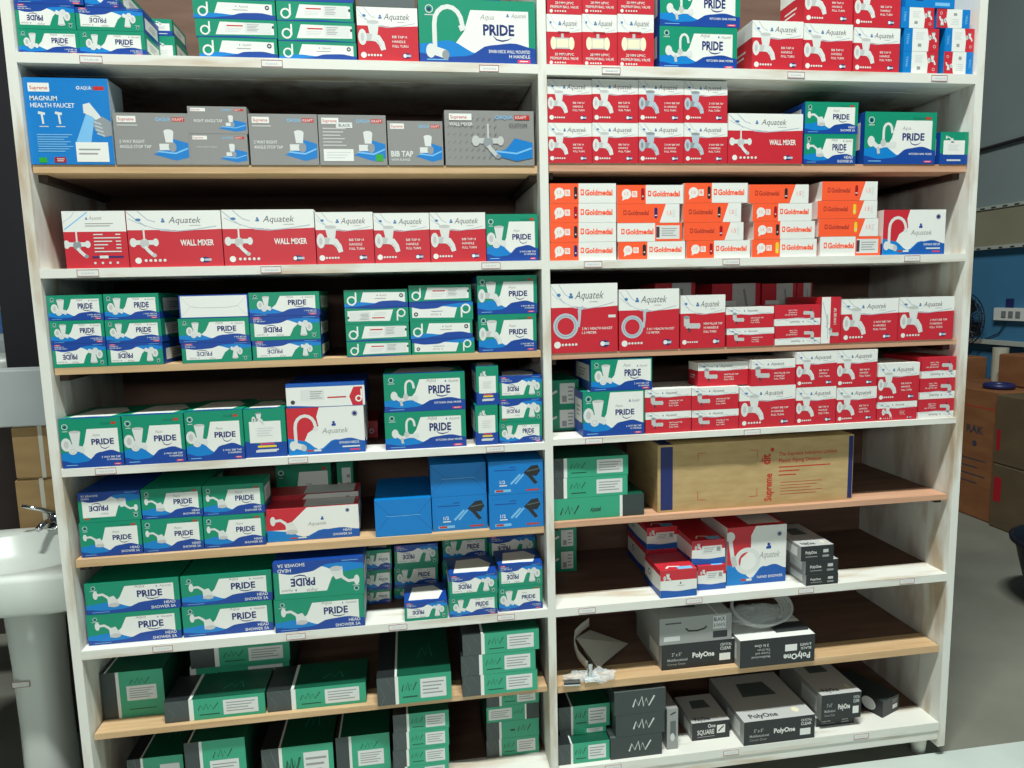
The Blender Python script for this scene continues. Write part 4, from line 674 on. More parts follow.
box('tap_box','pride:tap',0.2461,0.0120,1.1520,0.1235,0.1700,0.0617,0,'small green tap box, bottom of rightmost column, fifth shelf down, left bay','green and blue boxes on the fifth shelf down of the left bay','box')
box('tap_box','pride:tap',0.2478,0.0120,1.2143,0.1230,0.1700,0.0657,1,'upside-down small green tap box, middle of rightmost column, fifth shelf down, left bay','green and blue boxes on the fifth shelf down of the left bay','box')
box('tap_box','pride:tap',0.2495,0.0120,1.2806,0.1225,0.1700,0.0637,1,'upside-down small green tap box, top of rightmost column, fifth shelf down, left bay','green and blue boxes on the fifth shelf down of the left bay','box')
box('tap_box','pride:tapw',0.4905,0.0100,1.1590,0.1839,0.1070,0.1307,0,'large green and white tap box, bottom of leftmost column, fifth shelf down, right bay','green and blue boxes on the fifth shelf down of the right bay','box')
box('tap_box','pride:tapw',0.5154,0.0100,1.2903,0.1823,0.2000,0.0912,0,'green and white tap box, top of leftmost column, fifth shelf down, right bay','green and blue boxes on the fifth shelf down of the right bay','box')
box('product_box','sideend',0.4201,0.1200,1.1590,0.0854,0.2000,0.0723,0,'dark green box with white label, bottom of first back-row column, fifth shelf down, right bay','odd boxes on the fifth shelf down of the right bay','box')
box('product_box','sideend',0.4215,0.1200,1.2319,0.0850,0.2000,0.0818,0,'dark green box with white label, top of first back-row column, fifth shelf down, right bay','odd boxes on the fifth shelf down of the right bay','box')
box('tap_box','aqua:elbow',0.6781,0.0100,1.1590,0.1401,0.1600,0.0622,0,'low red and white tap box, bottom of second column, fifth shelf down, right bay','red and white boxes on the fifth shelf down of the right bay','box')
box('tap_box','aqua:elbow',0.6765,0.0100,1.2218,0.1411,0.1600,0.0665,0,'low red and white tap box, top of second column, fifth shelf down, right bay','red and white boxes on the fifth shelf down of the right bay','box')
box('tap_box','aqua:elbow',0.8212,0.0100,1.1590,0.1459,0.1600,0.0608,0,'low red and white tap box, bottom of third column, fifth shelf down, right bay','red and white boxes on the fifth shelf down of the right bay','box')
box('tap_box','aqua:elbow',0.8197,0.0100,1.2204,0.1462,0.1600,0.0675,0,'low red and white tap box, middle of third column, fifth shelf down, right bay','red and white boxes on the fifth shelf down of the right bay','box')
box('tap_box','aqua:elbow',0.8472,0.0300,1.2884,0.1573,0.0700,0.0705,0,'low red and white tap box, top of third column, fifth shelf down, right bay','red and white boxes on the fifth shelf down of the right bay','box')
box('tap_box','aqua:tapb',0.9693,0.0100,1.1590,0.1789,0.1600,0.1247,0,'larger red and white tap box, bottom of fourth column, fifth shelf down, right bay','red and white boxes on the fifth shelf down of the right bay','box')
box('tap_box','aqua:elbow',1.0061,0.0120,1.2843,0.1402,0.1600,0.0782,0,'low red and white tap box, top of fourth column, fifth shelf down, right bay','red and white boxes on the fifth shelf down of the right bay','box')
box('tap_box','aqua:tap',1.1507,0.0100,1.1590,0.1307,0.1500,0.1148,0,'red and white tap box, bottom of fifth column, fifth shelf down, right bay','red and white boxes on the fifth shelf down of the right bay','box')
box('tap_box','aqua:tap',1.1482,0.0100,1.2744,0.1321,0.1500,0.1071,0,'red and white tap box, top of fifth column, fifth shelf down, right bay','red and white boxes on the fifth shelf down of the right bay','box')
box('tap_box','aqua:tap',1.2841,0.0100,1.1590,0.1326,0.1500,0.1089,0,'red and white tap box, bottom of sixth column, fifth shelf down, right bay','red and white boxes on the fifth shelf down of the right bay','box')
box('tap_box','aqua:tap',1.2806,0.0100,1.2685,0.1339,0.1500,0.1130,0,'red and white tap box, top of sixth column, fifth shelf down, right bay','red and white boxes on the fifth shelf down of the right bay','box')
box('tap_box','aqua:tap',1.4209,0.0100,1.1590,0.1349,0.1500,0.0576,0,'low red and white tap box, bottom of seventh column, fifth shelf down, right bay','red and white boxes on the fifth shelf down of the right bay','box')
box('tap_box','aqua:tap',1.4189,0.0100,1.2172,0.1402,0.1500,0.1190,0,'red and white tap box, top of seventh column, fifth shelf down, right bay','red and white boxes on the fifth shelf down of the right bay','box')
box('tap_box','aqua:elbow',1.5607,0.0100,1.1590,0.1233,0.1800,0.0597,1,'upside-down red and white tap box, bottom of rightmost column, fifth shelf down, right bay','red and white boxes on the fifth shelf down of the right bay','box')
box('tap_box','aqua:elbow',1.5637,0.0100,1.2193,0.1203,0.1800,0.0647,1,'upside-down red and white tap box, middle of rightmost column, fifth shelf down, right bay','red and white boxes on the fifth shelf down of the right bay','box')
box('tap_box','aqua:elbow',1.5669,0.0100,1.2846,0.1171,0.1800,0.0648,1,'upside-down red and white tap box, top of rightmost column, fifth shelf down, right bay','red and white boxes on the fifth shelf down of the right bay','box')
box('shower_box','pride:shower',-0.8888,0.0280,0.9005,0.1539,0.2200,0.0950,0,'green and blue shower box, bottom of leftmost column, sixth shelf down, left bay','green and blue boxes on the sixth shelf down of the left bay','box')
box('shower_box','pride:shower',-0.8853,0.0280,0.9961,0.1551,0.2200,0.0820,1,'upside-down green and blue shower box, top of leftmost column, sixth shelf down, left bay','green and blue boxes on the sixth shelf down of the left bay','box')
box('shower_box','pride:shower',-0.7319,0.0280,0.9005,0.1547,0.2400,0.0933,0,'green and blue shower box, bottom of second column, sixth shelf down, left bay','green and blue boxes on the sixth shelf down of the left bay','box')
box('shower_box','pride:shower',-0.7273,0.0280,0.9944,0.1544,0.2400,0.0829,0,'green and blue shower box, top of second column, sixth shelf down, left bay','green and blue boxes on the sixth shelf down of the left bay','box')
box('shower_box','pride:shower',-0.5745,0.0280,0.9005,0.1604,0.0990,0.0916,0,'green and blue shower box, bottom of third column, sixth shelf down, left bay','green and blue boxes on the sixth shelf down of the left bay','box')
box('shower_box','pride:shower',-0.5701,0.0280,0.9927,0.1591,0.0990,0.0839,0,'green and blue shower box, top of third column, sixth shelf down, left bay','green and blue boxes on the sixth shelf down of the left bay','box')
box('shower_box','rwb:shower',-0.4119,0.0425,0.9005,0.2523,0.0845,0.0940,0,'white, red and blue shower box, alone in fourth column, sixth shelf down, left bay','white and red boxes on the sixth shelf down of the left bay','box')
box('shower_box','rwb:shower',-0.4269,0.1300,0.9005,0.2628,0.1000,0.1073,0,'white and red shower box behind, bottom of first back-row column, sixth shelf down, left bay','white and red boxes on the sixth shelf down of the left bay','box')
box('shower_box','pride:shower',-0.4172,0.2500,0.9005,0.1638,0.1800,0.1740,0,'dark green box, middle of first back-row column, sixth shelf down, left bay','green and blue boxes on the sixth shelf down of the left bay','box')
box('product_box','sideend',-0.2349,0.2500,0.9005,0.0485,0.1800,0.1728,0,'narrow dark green box, top of first back-row column, sixth shelf down, left bay','','box')
box('fitting_box','bluebag:plain',-0.1128,0.0204,0.9005,0.1582,0.2400,0.1063,0,'blue box showing its folded end, alone in fifth column, sixth shelf down, left bay','blue boxes on the sixth shelf down of the left bay','box')
box('fitting_box','bluebag:art',0.0484,0.0322,0.9005,0.1587,0.2400,0.1008,0,'blue box with dark picture, bottom of sixth column, sixth shelf down, left bay','blue boxes on the sixth shelf down of the left bay','box')
box('fitting_box','bluebag:plain',0.0471,0.0322,1.0019,0.1591,0.2400,0.0953,0,'blue box showing its folded end, top of sixth column, sixth shelf down, left bay','blue boxes on the sixth shelf down of the left bay','box')
box('fitting_box','bluebag:art',0.2112,0.0137,0.9005,0.1585,0.2000,0.1011,0,'blue box with dark picture, bottom of rightmost column, sixth shelf down, left bay','blue boxes on the sixth shelf down of the left bay','box')
box('fitting_box','bluebag:art',0.2123,0.0137,1.0022,0.1581,0.2000,0.0984,0,'blue box with dark picture, top of rightmost column, sixth shelf down, left bay','blue boxes on the sixth shelf down of the left bay','box')
box('drain_box','niv:long',0.4015,0.0289,0.9075,0.2785,0.1600,0.0654,0,'long green box with black end, bottom of leftmost column, sixth shelf down, right bay','green and charcoal boxes on the sixth shelf down of the right bay','box')
box('drain_box','niv:stk',0.4025,0.0289,0.9735,0.2263,0.2000,0.0612,0,'green box with white sticker, middle of leftmost column, sixth shelf down, right bay','green and charcoal boxes on the sixth shelf down of the right bay','box')
box('drain_box','niv:stk',0.4035,0.0289,1.0354,0.2271,0.2000,0.0587,0,'green box with white sticker, top of leftmost column, sixth shelf down, right bay','green and charcoal boxes on the sixth shelf down of the right bay','box')
box('cardboard_carton','carton',0.7244,0.0352,0.9075,0.6394,0.3000,0.2076,0,'big brown cardboard carton, alone in rightmost column, sixth shelf down, right bay','','carton')
box('shower_box','pride:showerw',-0.8956,0.0286,0.6505,0.2400,0.2600,0.0872,0,'wide green shower box, bottom of leftmost column, seventh shelf down, left bay','green and blue boxes on the seventh shelf down of the left bay','box')
box('shower_box','pride:showerw',-0.8923,0.0286,0.7383,0.2405,0.2600,0.0879,0,'wide green shower box, top of leftmost column, seventh shelf down, left bay','green and blue boxes on the seventh shelf down of the left bay','box')
box('shower_box','pride:showerw',-0.6490,0.0260,0.6505,0.2397,0.2800,0.0887,0,'wide green shower box, bottom of second column, seventh shelf down, left bay','green and blue boxes on the seventh shelf down of the left bay','box')
box('shower_box','pride:showerw',-0.6459,0.0260,0.7398,0.2398,0.2800,0.0865,0,'wide green shower box, top of second column, seventh shelf down, left bay','green and blue boxes on the seventh shelf down of the left bay','box')
box('shower_box','pride:showerw',-0.3993,0.0025,0.6505,0.2447,0.1345,0.0952,0,'wide green shower box, bottom of third column, seventh shelf down, left bay','green and blue boxes on the seventh shelf down of the left bay','box')
box('shower_box','pride:showerw',-0.3959,0.0025,0.7463,0.2452,0.1345,0.1072,1,'upside-down wide green shower box, top of third column, seventh shelf down, left bay','green and blue boxes on the seventh shelf down of the left bay','box')
box('tap_box','pride:tap',-0.1589,0.1400,0.6505,0.0760,0.2000,0.0425,0,'small dark green tap box, bottom of first back-row column, seventh shelf down, left bay','green and blue boxes on the seventh shelf down of the left bay','box')
box('tap_box','pride:tap',-0.1559,0.1400,0.6936,0.0758,0.2000,0.0626,0,'small dark green tap box, middle of first back-row column, seventh shelf down, left bay','green and blue boxes on the seventh shelf down of the left bay','box')
box('tap_box','pride:tap',-0.1527,0.1400,0.7568,0.0755,0.2000,0.0621,0,'small dark green tap box, top of first back-row column, seventh shelf down, left bay','green and blue boxes on the seventh shelf down of the left bay','box')
box('tap_box','pride:tap',-0.0741,0.1600,0.6505,0.1331,0.2000,0.0355,0,'small green tap box, bottom of second back-row column, seventh shelf down, left bay','green and blue boxes on the seventh shelf down of the left bay','box')
box('tap_box','pride:tap',-0.0712,0.1600,0.6866,0.1326,0.2000,0.0666,0,'small green tap box, middle of second back-row column, seventh shelf down, left bay','green and blue boxes on the seventh shelf down of the left bay','box')
box('tap_box','pride:tap',-0.0682,0.1600,0.7538,0.1321,0.2000,0.0664,1,'upside-down small green tap box, top of second back-row column, seventh shelf down, left bay','green and blue boxes on the seventh shelf down of the left bay','box')
box('tap_box','pride:tap',-0.0424,0.0020,0.6505,0.1224,0.1300,0.0550,1,'upside-down low green and blue tap box, alone in fourth column, seventh shelf down, left bay','green and blue boxes on the seventh shelf down of the left bay','box')
box('tap_box','pride:tap',0.0857,0.0020,0.6505,0.1400,0.1400,0.0607,0,'green and blue tap box, bottom of fifth column, seventh shelf down, left bay','green and blue boxes on the seventh shelf down of the left bay','box')
box('tap_box','pride:tap',0.0880,0.0020,0.7118,0.1395,0.1400,0.0643,1,'upside-down green and blue tap box, top of fifth column, seventh shelf down, left bay','green and blue boxes on the seventh shelf down of the left bay','box')
box('tap_box','pride:tap',0.0754,0.1700,0.6505,0.1396,0.2000,0.0388,0,'green tap box, bottom of third back-row column, seventh shelf down, left bay','green and blue boxes on the seventh shelf down of the left bay','box')
box('tap_box','pride:tap',0.0779,0.1700,0.6899,0.1391,0.2000,0.0678,0,'green tap box, middle of third back-row column, seventh shelf down, left bay','green and blue boxes on the seventh shelf down of the left bay','box')
box('tap_box','pride:tap',0.0805,0.1700,0.7583,0.1386,0.2000,0.0705,0,'green tap box, top of third back-row column, seventh shelf down, left bay','green and blue boxes on the seventh shelf down of the left bay','box')
box('tap_box','pride:tap',0.2307,0.0106,0.6505,0.1307,0.1200,0.0735,0,'green and blue tap box, bottom of rightmost column, seventh shelf down, left bay','green and blue boxes on the seventh shelf down of the left bay','box')
box('tap_box','pride:tap',0.2326,0.0106,0.7246,0.1301,0.1200,0.0667,1,'upside-down green and blue tap box, top of rightmost column, seventh shelf down, left bay','green and blue boxes on the seventh shelf down of the left bay','box')
box('tap_box','pride:tap',0.2179,0.1500,0.6505,0.1475,0.2000,0.0410,1,'upside-down green tap box, bottom of fourth back-row column, seventh shelf down, left bay','green and blue boxes on the seventh shelf down of the left bay','box')
box('tap_box','pride:tap',0.2198,0.1500,0.6921,0.1470,0.2000,0.0646,1,'upside-down green tap box, middle of fourth back-row column, seventh shelf down, left bay','green and blue boxes on the seventh shelf down of the left bay','box')
box('tap_box','pride:tap',0.2218,0.1500,0.7573,0.1464,0.2000,0.0738,1,'upside-down green tap box, top of fourth back-row column, seventh shelf down, left bay','green and blue boxes on the seventh shelf down of the left bay','box')
box('product_box','sideend',0.4529,0.2700,0.6480,0.0752,0.1500,0.0780,0,'dark green box with white panel, bottom of first back-row column, seventh shelf down, right bay','odd boxes on the seventh shelf down of the right bay','box')
box('product_box','sideend',0.4542,0.2700,0.7266,0.0749,0.1500,0.0737,0,'dark green box with white panel, top of first back-row column, seventh shelf down, right bay','odd boxes on the seventh shelf down of the right bay','box')
box('product_box','rbend',0.7244,0.0071,0.6480,0.1156,0.1400,0.0870,0,'red and blue tap box, alone in leftmost column, seventh shelf down, right bay','red and blue boxes on the seventh shelf down of the right bay','box')
box('product_box','rbendq',0.8570,0.0378,0.6480,0.0913,0.1700,0.0776,0,'red and blue box with small label, bottom of second column, seventh shelf down, right bay','red and blue boxes on the seventh shelf down of the right bay','box')
box('product_box','rbendq',0.8420,0.0500,0.7262,0.1083,0.2000,0.0776,0,'red and blue box with small label, top of second column, seventh shelf down, right bay','red and blue boxes on the seventh shelf down of the right bay','box')
box('product_box','rbendq',0.7392,0.1700,0.6480,0.1024,0.2000,0.0910,0,'red and blue box, bottom of second back-row column, seventh shelf down, right bay','red and blue boxes on the seventh shelf down of the right bay','box')
box('product_box','rbendq',0.7391,0.1700,0.7396,0.1019,0.2000,0.0737,0,'red and blue box, top of second back-row column, seventh shelf down, right bay','red and blue boxes on the seventh shelf down of the right bay','box')
box('faucet_box','rwb:hand',0.9579,0.0518,0.6480,0.1983,0.2000,0.1883,0,'tall hand shower box, alone in third column, seventh shelf down, right bay','','box')
box('drain_box','poly:small',1.1965,0.0020,0.6480,0.1087,0.2000,0.0348,0,'small black drain box, bottom of rightmost column, seventh shelf down, right bay','black drain boxes on the seventh shelf down of the right bay','box')
box('drain_box','poly:small',1.1938,0.0020,0.6834,0.1098,0.2000,0.0452,0,'small black drain box, middle of rightmost column, seventh shelf down, right bay','black drain boxes on the seventh shelf down of the right bay','box')
box('drain_box','poly:small',1.1770,0.0020,0.7292,0.1096,0.2000,0.0478,0,'small black drain box, top of rightmost column, seventh shelf down, right bay','black drain boxes on the seventh shelf down of the right bay','box')
box('drain_box','niv:tall',-0.9006,0.0813,0.4005,0.1668,0.3000,0.1384,0,'tall dark-sided green box, alone in leftmost column, eighth shelf down, left bay','green and charcoal boxes on the eighth shelf down of the left bay','box')
box('drain_box','niv:stkb',-0.7197,0.0295,0.4005,0.2717,0.1375,0.0628,0,'flat green box with white sticker, alone in second column, eighth shelf down, left bay','green and charcoal boxes on the eighth shelf down of the left bay','box')
box('drain_box','niv:stk2',-0.6889,0.1700,0.4005,0.2883,0.2000,0.0857,0,'green box, bottom of first back-row column, eighth shelf down, left bay','green and charcoal boxes on the eighth shelf down of the left bay','box')
box('drain_box','niv:stkb',-0.6813,0.1600,0.4868,0.2861,0.2000,0.0601,0,'green box, top of first back-row column, eighth shelf down, left bay','green and charcoal boxes on the eighth shelf down of the left bay','box')
box('drain_box','niv:stkb',-0.4420,0.0303,0.4005,0.2774,0.1367,0.0626,0,'flat green box with white sticker, alone in third column, eighth shelf down, left bay','green and charcoal boxes on the eighth shelf down of the left bay','box')
box('drain_box','niv:stkb',-0.1308,0.0020,0.4005,0.2139,0.3200,0.0849,0,'deep green box with white sticker, alone in fourth column, eighth shelf down, left bay','green and charcoal boxes on the eighth shelf down of the left bay','box')
box('drain_box','niv:stkb',0.1159,0.0020,0.4005,0.2236,0.2000,0.0637,0,'green box with white sticker, bottom of rightmost column, eighth shelf down, left bay','green and charcoal boxes on the eighth shelf down of the left bay','box')
box('drain_box','niv:stkb',0.1136,0.0020,0.4648,0.2211,0.2000,0.0625,0,'green box with white sticker, middle of rightmost column, eighth shelf down, left bay','green and charcoal boxes on the eighth shelf down of the left bay','box')
box('drain_box','niv:stkb',0.1201,0.0020,0.5280,0.2265,0.2000,0.0639,0,'green box with white sticker, top of rightmost column, eighth shelf down, left bay','green and charcoal boxes on the eighth shelf down of the left bay','box')
box('drain_box','poly:wide',0.7394,0.0367,0.3965,0.2416,0.2400,0.0829,0,'black drain box with white print, bottom of leftmost column, eighth shelf down, right bay','black drain boxes on the eighth shelf down of the right bay','box')
box('product_box','silver',0.7327,0.0367,0.4800,0.2368,0.2400,0.0861,0,'silver box with carry-handle print, top of leftmost column, eighth shelf down, right bay','','box')
box('drain_box','poly:flip',0.9818,0.0020,0.3965,0.2515,0.2200,0.0907,0,'black box with upside-down print, alone in rightmost column, eighth shelf down, right bay','black drain boxes on the eighth shelf down of the right bay','box')
box('drain_box','niv:stkb',-0.8441,0.0600,0.1325,0.1514,0.3000,0.1506,0,'dark green box cut by the frame, alone in leftmost column, bottom shelf, left bay','green and charcoal boxes on the bottom shelf of the left bay','box')
box('drain_box','niv:tall2',-0.6804,0.0400,0.1325,0.1657,0.3000,0.1951,0,'tall green box with white sticker, alone in second column, bottom shelf, left bay','green and charcoal boxes on the bottom shelf of the left bay','box')
box('drain_box','niv:stkb',-0.4744,0.0500,0.1325,0.2038,0.3000,0.1415,0,'green box with plastic wrap, alone in third column, bottom shelf, left bay','green and charcoal boxes on the bottom shelf of the left bay','box')
box('drain_box','niv:tall2',-0.2622,0.0500,0.1325,0.1572,0.3000,0.1528,0,'tall green box with white sticker, alone in fourth column, bottom shelf, left bay','green and charcoal boxes on the bottom shelf of the left bay','box')
box('drain_box','niv:stkb',-0.1046,0.0300,0.1325,0.1719,0.2000,0.0490,0,'green box with white sticker, bottom of fifth column, bottom shelf, left bay','green and charcoal boxes on the bottom shelf of the left bay','box')
box('drain_box','niv:stkb',-0.0963,0.0300,0.1821,0.1656,0.2000,0.0538,0,'green box with white sticker, second up in fifth column, bottom shelf, left bay','green and charcoal boxes on the bottom shelf of the left bay','box')
box('drain_box','niv:stkb',-0.0938,0.0300,0.2366,0.1651,0.2000,0.0555,0,'green box with white sticker, third up in fifth column, bottom shelf, left bay','green and charcoal boxes on the bottom shelf of the left bay','box')
box('drain_box','niv:stkb',-0.0913,0.0300,0.2926,0.1645,0.2000,0.0567,0,'green box with white sticker, top of fifth column, bottom shelf, left bay','green and charcoal boxes on the bottom shelf of the left bay','box')
box('drain_box','niv:stkb',0.1895,0.0941,0.1325,0.1669,0.2000,0.0589,0,'green box with black end, bottom of rightmost column, bottom shelf, left bay','green and charcoal boxes on the bottom shelf of the left bay','box')
box('drain_box','niv:long2',0.1912,0.0941,0.1920,0.1663,0.2000,0.0567,0,'green box with black end, second up in rightmost column, bottom shelf, left bay','green and charcoal boxes on the bottom shelf of the left bay','box')
box('drain_box','niv:rev',0.1927,0.0941,0.2493,0.1658,0.2000,0.0513,0,'green box with black end, third up in rightmost column, bottom shelf, left bay','green and charcoal boxes on the bottom shelf of the left bay','box')
box('drain_box','niv:stkb',0.1943,0.0941,0.3013,0.1653,0.2000,0.0560,0,'green box with black end, top of rightmost column, bottom shelf, left bay','green and charcoal boxes on the bottom shelf of the left bay','box')
box('drain_box','niv:stkb',0.4032,0.0178,0.1325,0.1615,0.2000,0.0669,0,'green box with white sticker, bottom of leftmost column, bottom shelf, right bay','green and charcoal boxes on the bottom shelf of the right bay','box')
box('drain_box','niv:stkb',0.4177,0.0600,0.2000,0.1482,0.1900,0.0191,0,'green box with white sticker, middle of leftmost column, bottom shelf, right bay','green and charcoal boxes on the bottom shelf of the right bay','box')
box('drain_box','niv:stkb',0.4139,0.0600,0.2196,0.1646,0.2400,0.0754,0,'green box with white sticker, top of leftmost column, bottom shelf, right bay','green and charcoal boxes on the bottom shelf of the right bay','box')
box('drain_box','nivdark',0.5670,0.0143,0.1325,0.1666,0.2200,0.0719,0,'charcoal box, bottom of second column, bottom shelf, right bay','green and charcoal boxes on the bottom shelf of the right bay','box')
box('drain_box','nivdark',0.5844,0.0143,0.2050,0.1571,0.2200,0.0720,0,'charcoal box, middle of second column, bottom shelf, right bay','green and charcoal boxes on the bottom shelf of the right bay','box')
box('drain_box','nivdark',0.5801,0.0143,0.2775,0.1644,0.2200,0.0753,0,'charcoal box, top of second column, bottom shelf, right bay','green and charcoal boxes on the bottom shelf of the right bay','box')
box('product_box','silverend',0.7558,0.0300,0.1325,0.0364,0.1200,0.1359,0,'narrow silver box standing on end, alone in third column, bottom shelf, right bay','','box')
box('drain_box','poly:square',0.8498,0.0555,0.1325,0.1280,0.1500,0.0605,0,'small black box with square pattern, alone in fourth column, bottom shelf, right bay','black drain boxes on the bottom shelf of the right bay','box')
box('drain_box','poly:wide',1.0002,0.0020,0.1325,0.2422,0.2600,0.0802,0,'black drain box with white print, alone in fifth column, bottom shelf, right bay','black drain boxes on the bottom shelf of the right bay','box')
box('drain_box','poly:small',1.2778,0.0500,0.1325,0.1362,0.2000,0.0315,0,'small black drain box, bottom of rightmost column, bottom shelf, right bay','black drain boxes on the bottom shelf of the right bay','box')
box('drain_box','poly:med',1.2820,0.0300,0.1646,0.1411,0.2600,0.0902,0,'black and silver drain box, top of rightmost column, bottom shelf, right bay','black drain boxes on the bottom shelf of the right bay','box')
# ---------------------------------------------------------------- things left of the unit
M_black = noise_mat('black_laminate', (20,20,25), (27,27,32), 2, .55)
g = MB(); g.box(-1.555, 1.06, 0, -.98, 1.40, 3.2, M_black); o = g.build('black_pillar'); tag(o, 'tall matt black pillar standing behind the washbasin beside the shelves', 'pillar')
M_kraft2 = noise_mat('brown_carton', (158,128,84), (172,142,98), 6, .85, (1, 1, 3), bump=.1)
M_strap = base_mat('pale_packing_strap', (205,204,190), .5)
def carton(x0, y0, z0, x1, y1, z1, label, straps=(), mark=False, group=None, rz=0, mat=None):
    e = empty('cardboard_carton', ((x0+x1)/2, (y0+y1)/2, z0), rz); tag(e, label, 'carton', group)
    w, d, h = x1-x0, y1-y0, z1-z0; g = MB(); mt = mat or M_kraft2
    b = .006
    R = lambda s, z: [(-w/2+s, -d/2+s, z), (w/2-s, -d/2+s, z), (w/2-s, d/2-s, z), (-w/2+s, d/2-s, z)]
    g.rings([R(b, 0), R(0, b), R(0, h-b), R(b, h)], mt); g.box(-w/2+.01, -.001, h, w/2-.01, .001, h+.0008, M_dark); g.build('carton_body', e)
    for s in straps:
        t = MB(); t.box(-w/2+w*s-.007, -d/2-.0015, 0.002, -w/2+w*s+.007, -d/2-.0002, h+.001, M_strap); t.box(-w/2+w*s-.007, -d/2-.0015, h+.0002, -w/2+w*s+.007, d/2, h+.0015, M_strap); t.build('packing_strap', e)
    if mark:
        t = MB(); T = Art(t, .08, .08, 0, lambda a, b, o: (-w*.5+.125+a, -d/2-o-.0005, h*.45+b)); T.ring(.04, .04, .036, .036, .004, 'ink'); T.line([(.03,.02),(.03,.06),(.05,.04)], .005, 'ink'); t.build('printed_symbol', e)
    return e
M_crate = noise_mat('dark_stained_wood', (44,36,34), (54,45,42), 5, .8, (1, 6, 1))
c = empty('wooden_crate', (-1.20, .86, 0)); tag(c, 'dark wooden crate standing on the floor behind the washbasin', 'crate')
g = MB(); g.box(-.20, -.155, 0, .20, .155, .58, M_crate); g.build('crate_body', c)
for k in range(4):
    s = MB(); s.box(-.202, -.160, .02+k*.14, .202, -.1555, .15+k*.14, M_crate); s.build('slat', c)
carton(-1.388, .705, .5805, -1.0, 1.0, .969, 'brown carton under another carton, standing behind the basin tap', (.22,))
carton(-1.378, .70, .9705, -1.0, 1.0, 1.158, 'brown carton with printed circle, lying under the pale grey slab', (.24,), True)
M_slab = noise_mat('pale_grey_foam', (176,184,186), (190,197,198), 3, .7)
def rring(x0, y0, x1, y1, z, r, n=5):
    out = []
    for cx, cy, a0 in ((x1-r, y1-r, 0), (x0+r, y1-r, 90), (x0+r, y0+r, 180), (x1-r, y0+r, 270)):
        for i in range(n+1):
            a = math.radians(a0 + 90*i/n); out.append((cx + r*math.cos(a), cy + r*math.sin(a), z))
    return out
g = MB(); g.rings([rring(-1.74, .685, -.985, .80, 1.160, .02), rring(-1.745, .68, -.98, .805, 1.164, .025), rring(-1.745, .68, -.98, .805, 1.353, .025), rring(-1.74, .685, -.985, .80, 1.357, .02)], M_slab)
o = g.build('foam_slab', smooth=False); tag(o, 'thick pale grey slab lying on the cartons left of the shelves', 'slab')
# pedestal washbasin
M_cer = base_mat('white_ceramic', (214,220,214), .3, 0, .5); M_chr = base_mat('chrome', (200,204,206), .12, 1)
bs = empty('pedestal_washbasin', (-1.235, .42, 0)); tag(bs, 'white ceramic pedestal washbasin standing left of the shelves', 'washbasin')
def sup(rx, ry, z, cx=0, cy=0, n=36, e=2.6):
    out = []
    for i in range(n):
        a = 2*math.pi*i/n; c, s = math.cos(a), math.sin(a)
        out.append((cx + rx*math.copysign(abs(c)**(2/e), c), cy + ry*math.copysign(abs(s)**(2/e), s), z))
    return out
g = MB()
OE = 6
g.rings([sup(.08, .07, .655, 0, .0), sup(.10, .09, .66, 0, .0), sup(.2, .16, .675, e=3), sup(.275, .245, .688, e=OE), sup(.286, .252, .70, e=OE), sup(.288, .254, .79, e=OE), sup(.284, .25, .802, e=OE), sup(.276, .242, .805, e=OE), sup(.250, .212, .8045, -.01, .0, e=2.3), sup(.240, .20, .795, -.01, .0, e=2.3), sup(.215, .175, .745, -.01, 0, e=2.2), sup(.15, .12, .70, -.01, 0, e=2), sup(.03, .03, .688, -.01, 0, e=2)], M_cer)
g.build('basin_bowl', bs, True)
g = MB(); g.rings([sup(.070, .09, .0, .012, .0), sup(.067, .088, .05, .012, .0), sup(.064, .086, .25, .012, .0), sup(.066, .088, .45, .012, .0), sup(.072, .095, .655, .012, .0)], M_cer); g.build('pedestal', bs, True)
g = MB(); g.box(-.032, -.0915, .392, .02, -.0845, .411, M_tag)
for (p, q, r, s) in ((-.032,.392,.02,.3935), (-.032,.4095,.02,.411), (-.032,.392,-.0305,.411), (.0185,.392,.02,.411)): g.box(p, -.0921, q, r, -.0915, s, M_tagline)
g.build('price_label', bs)
t = empty('basin_tap', (-1.235, .632, .806)); tag(t, 'chrome basin tap with lever on the rim of the washbasin', 'tap')
g = MB(); g.tube([(0,0,0), (0,0,.012)], [.026, .026], M_chr, 16); g.tube([(0,0,.012), (0,0,.05)], [.021, .019], M_chr, 16); g.tube([(0,-.01,.03), (-.01,-.06,.036), (-.014,-.09,.026)], [.014, .012, .01], M_chr, 12); g.build('tap_body', t, True)
g = MB(); g.tube([(0,0,.05), (-.03,-.02,.075), (-.075,-.05,.10)], [.012, .007, .006], M_chr, 10); g.build('lever', t, True)
# far left corner
g = MB(); g.box(-2.9, 1.6, 1.09, -1.62, 2.0, 1.2, noise_mat('grey_tiles', (150,154,148), (164,168,160), 4, .5)); g.box(-2.88, 1.62, 0, -1.64, 2.0, 1.09, M_crate); o = g.build('tiled_counter'); tag(o, 'pale grey tiled counter partly hidden behind the black pillar', 'counter')
g = MB(); g.rings([sup(.16, .12, 1.2005, -2.05, 1.80), sup(.24, .17, 1.25, -2.05, 1.80), sup(.26, .18, 1.34, -2.05, 1.80), sup(.245, .165, 1.34, -2.05, 1.80), sup(.2, .12, 1.25, -2.05, 1.80)], M_cer)
o = g.build('counter_basin', smooth=True); tag(o, 'white countertop basin at the left edge behind the pillar', 'washbasin')
g = MB(); g.box(-2.5, 2.01, 1.20, -1.75, 2.05, 1.62, base_mat('pale_board', (200,206,206), .6)); g.box(-2.4, 2.005, 1.44, -1.8, 2.01, 1.56, base_mat('blue_print', (70,120,180), .5)); g.box(-2.5, 2.006, 1.2, -1.78, 2.01, 1.40, M_slab)
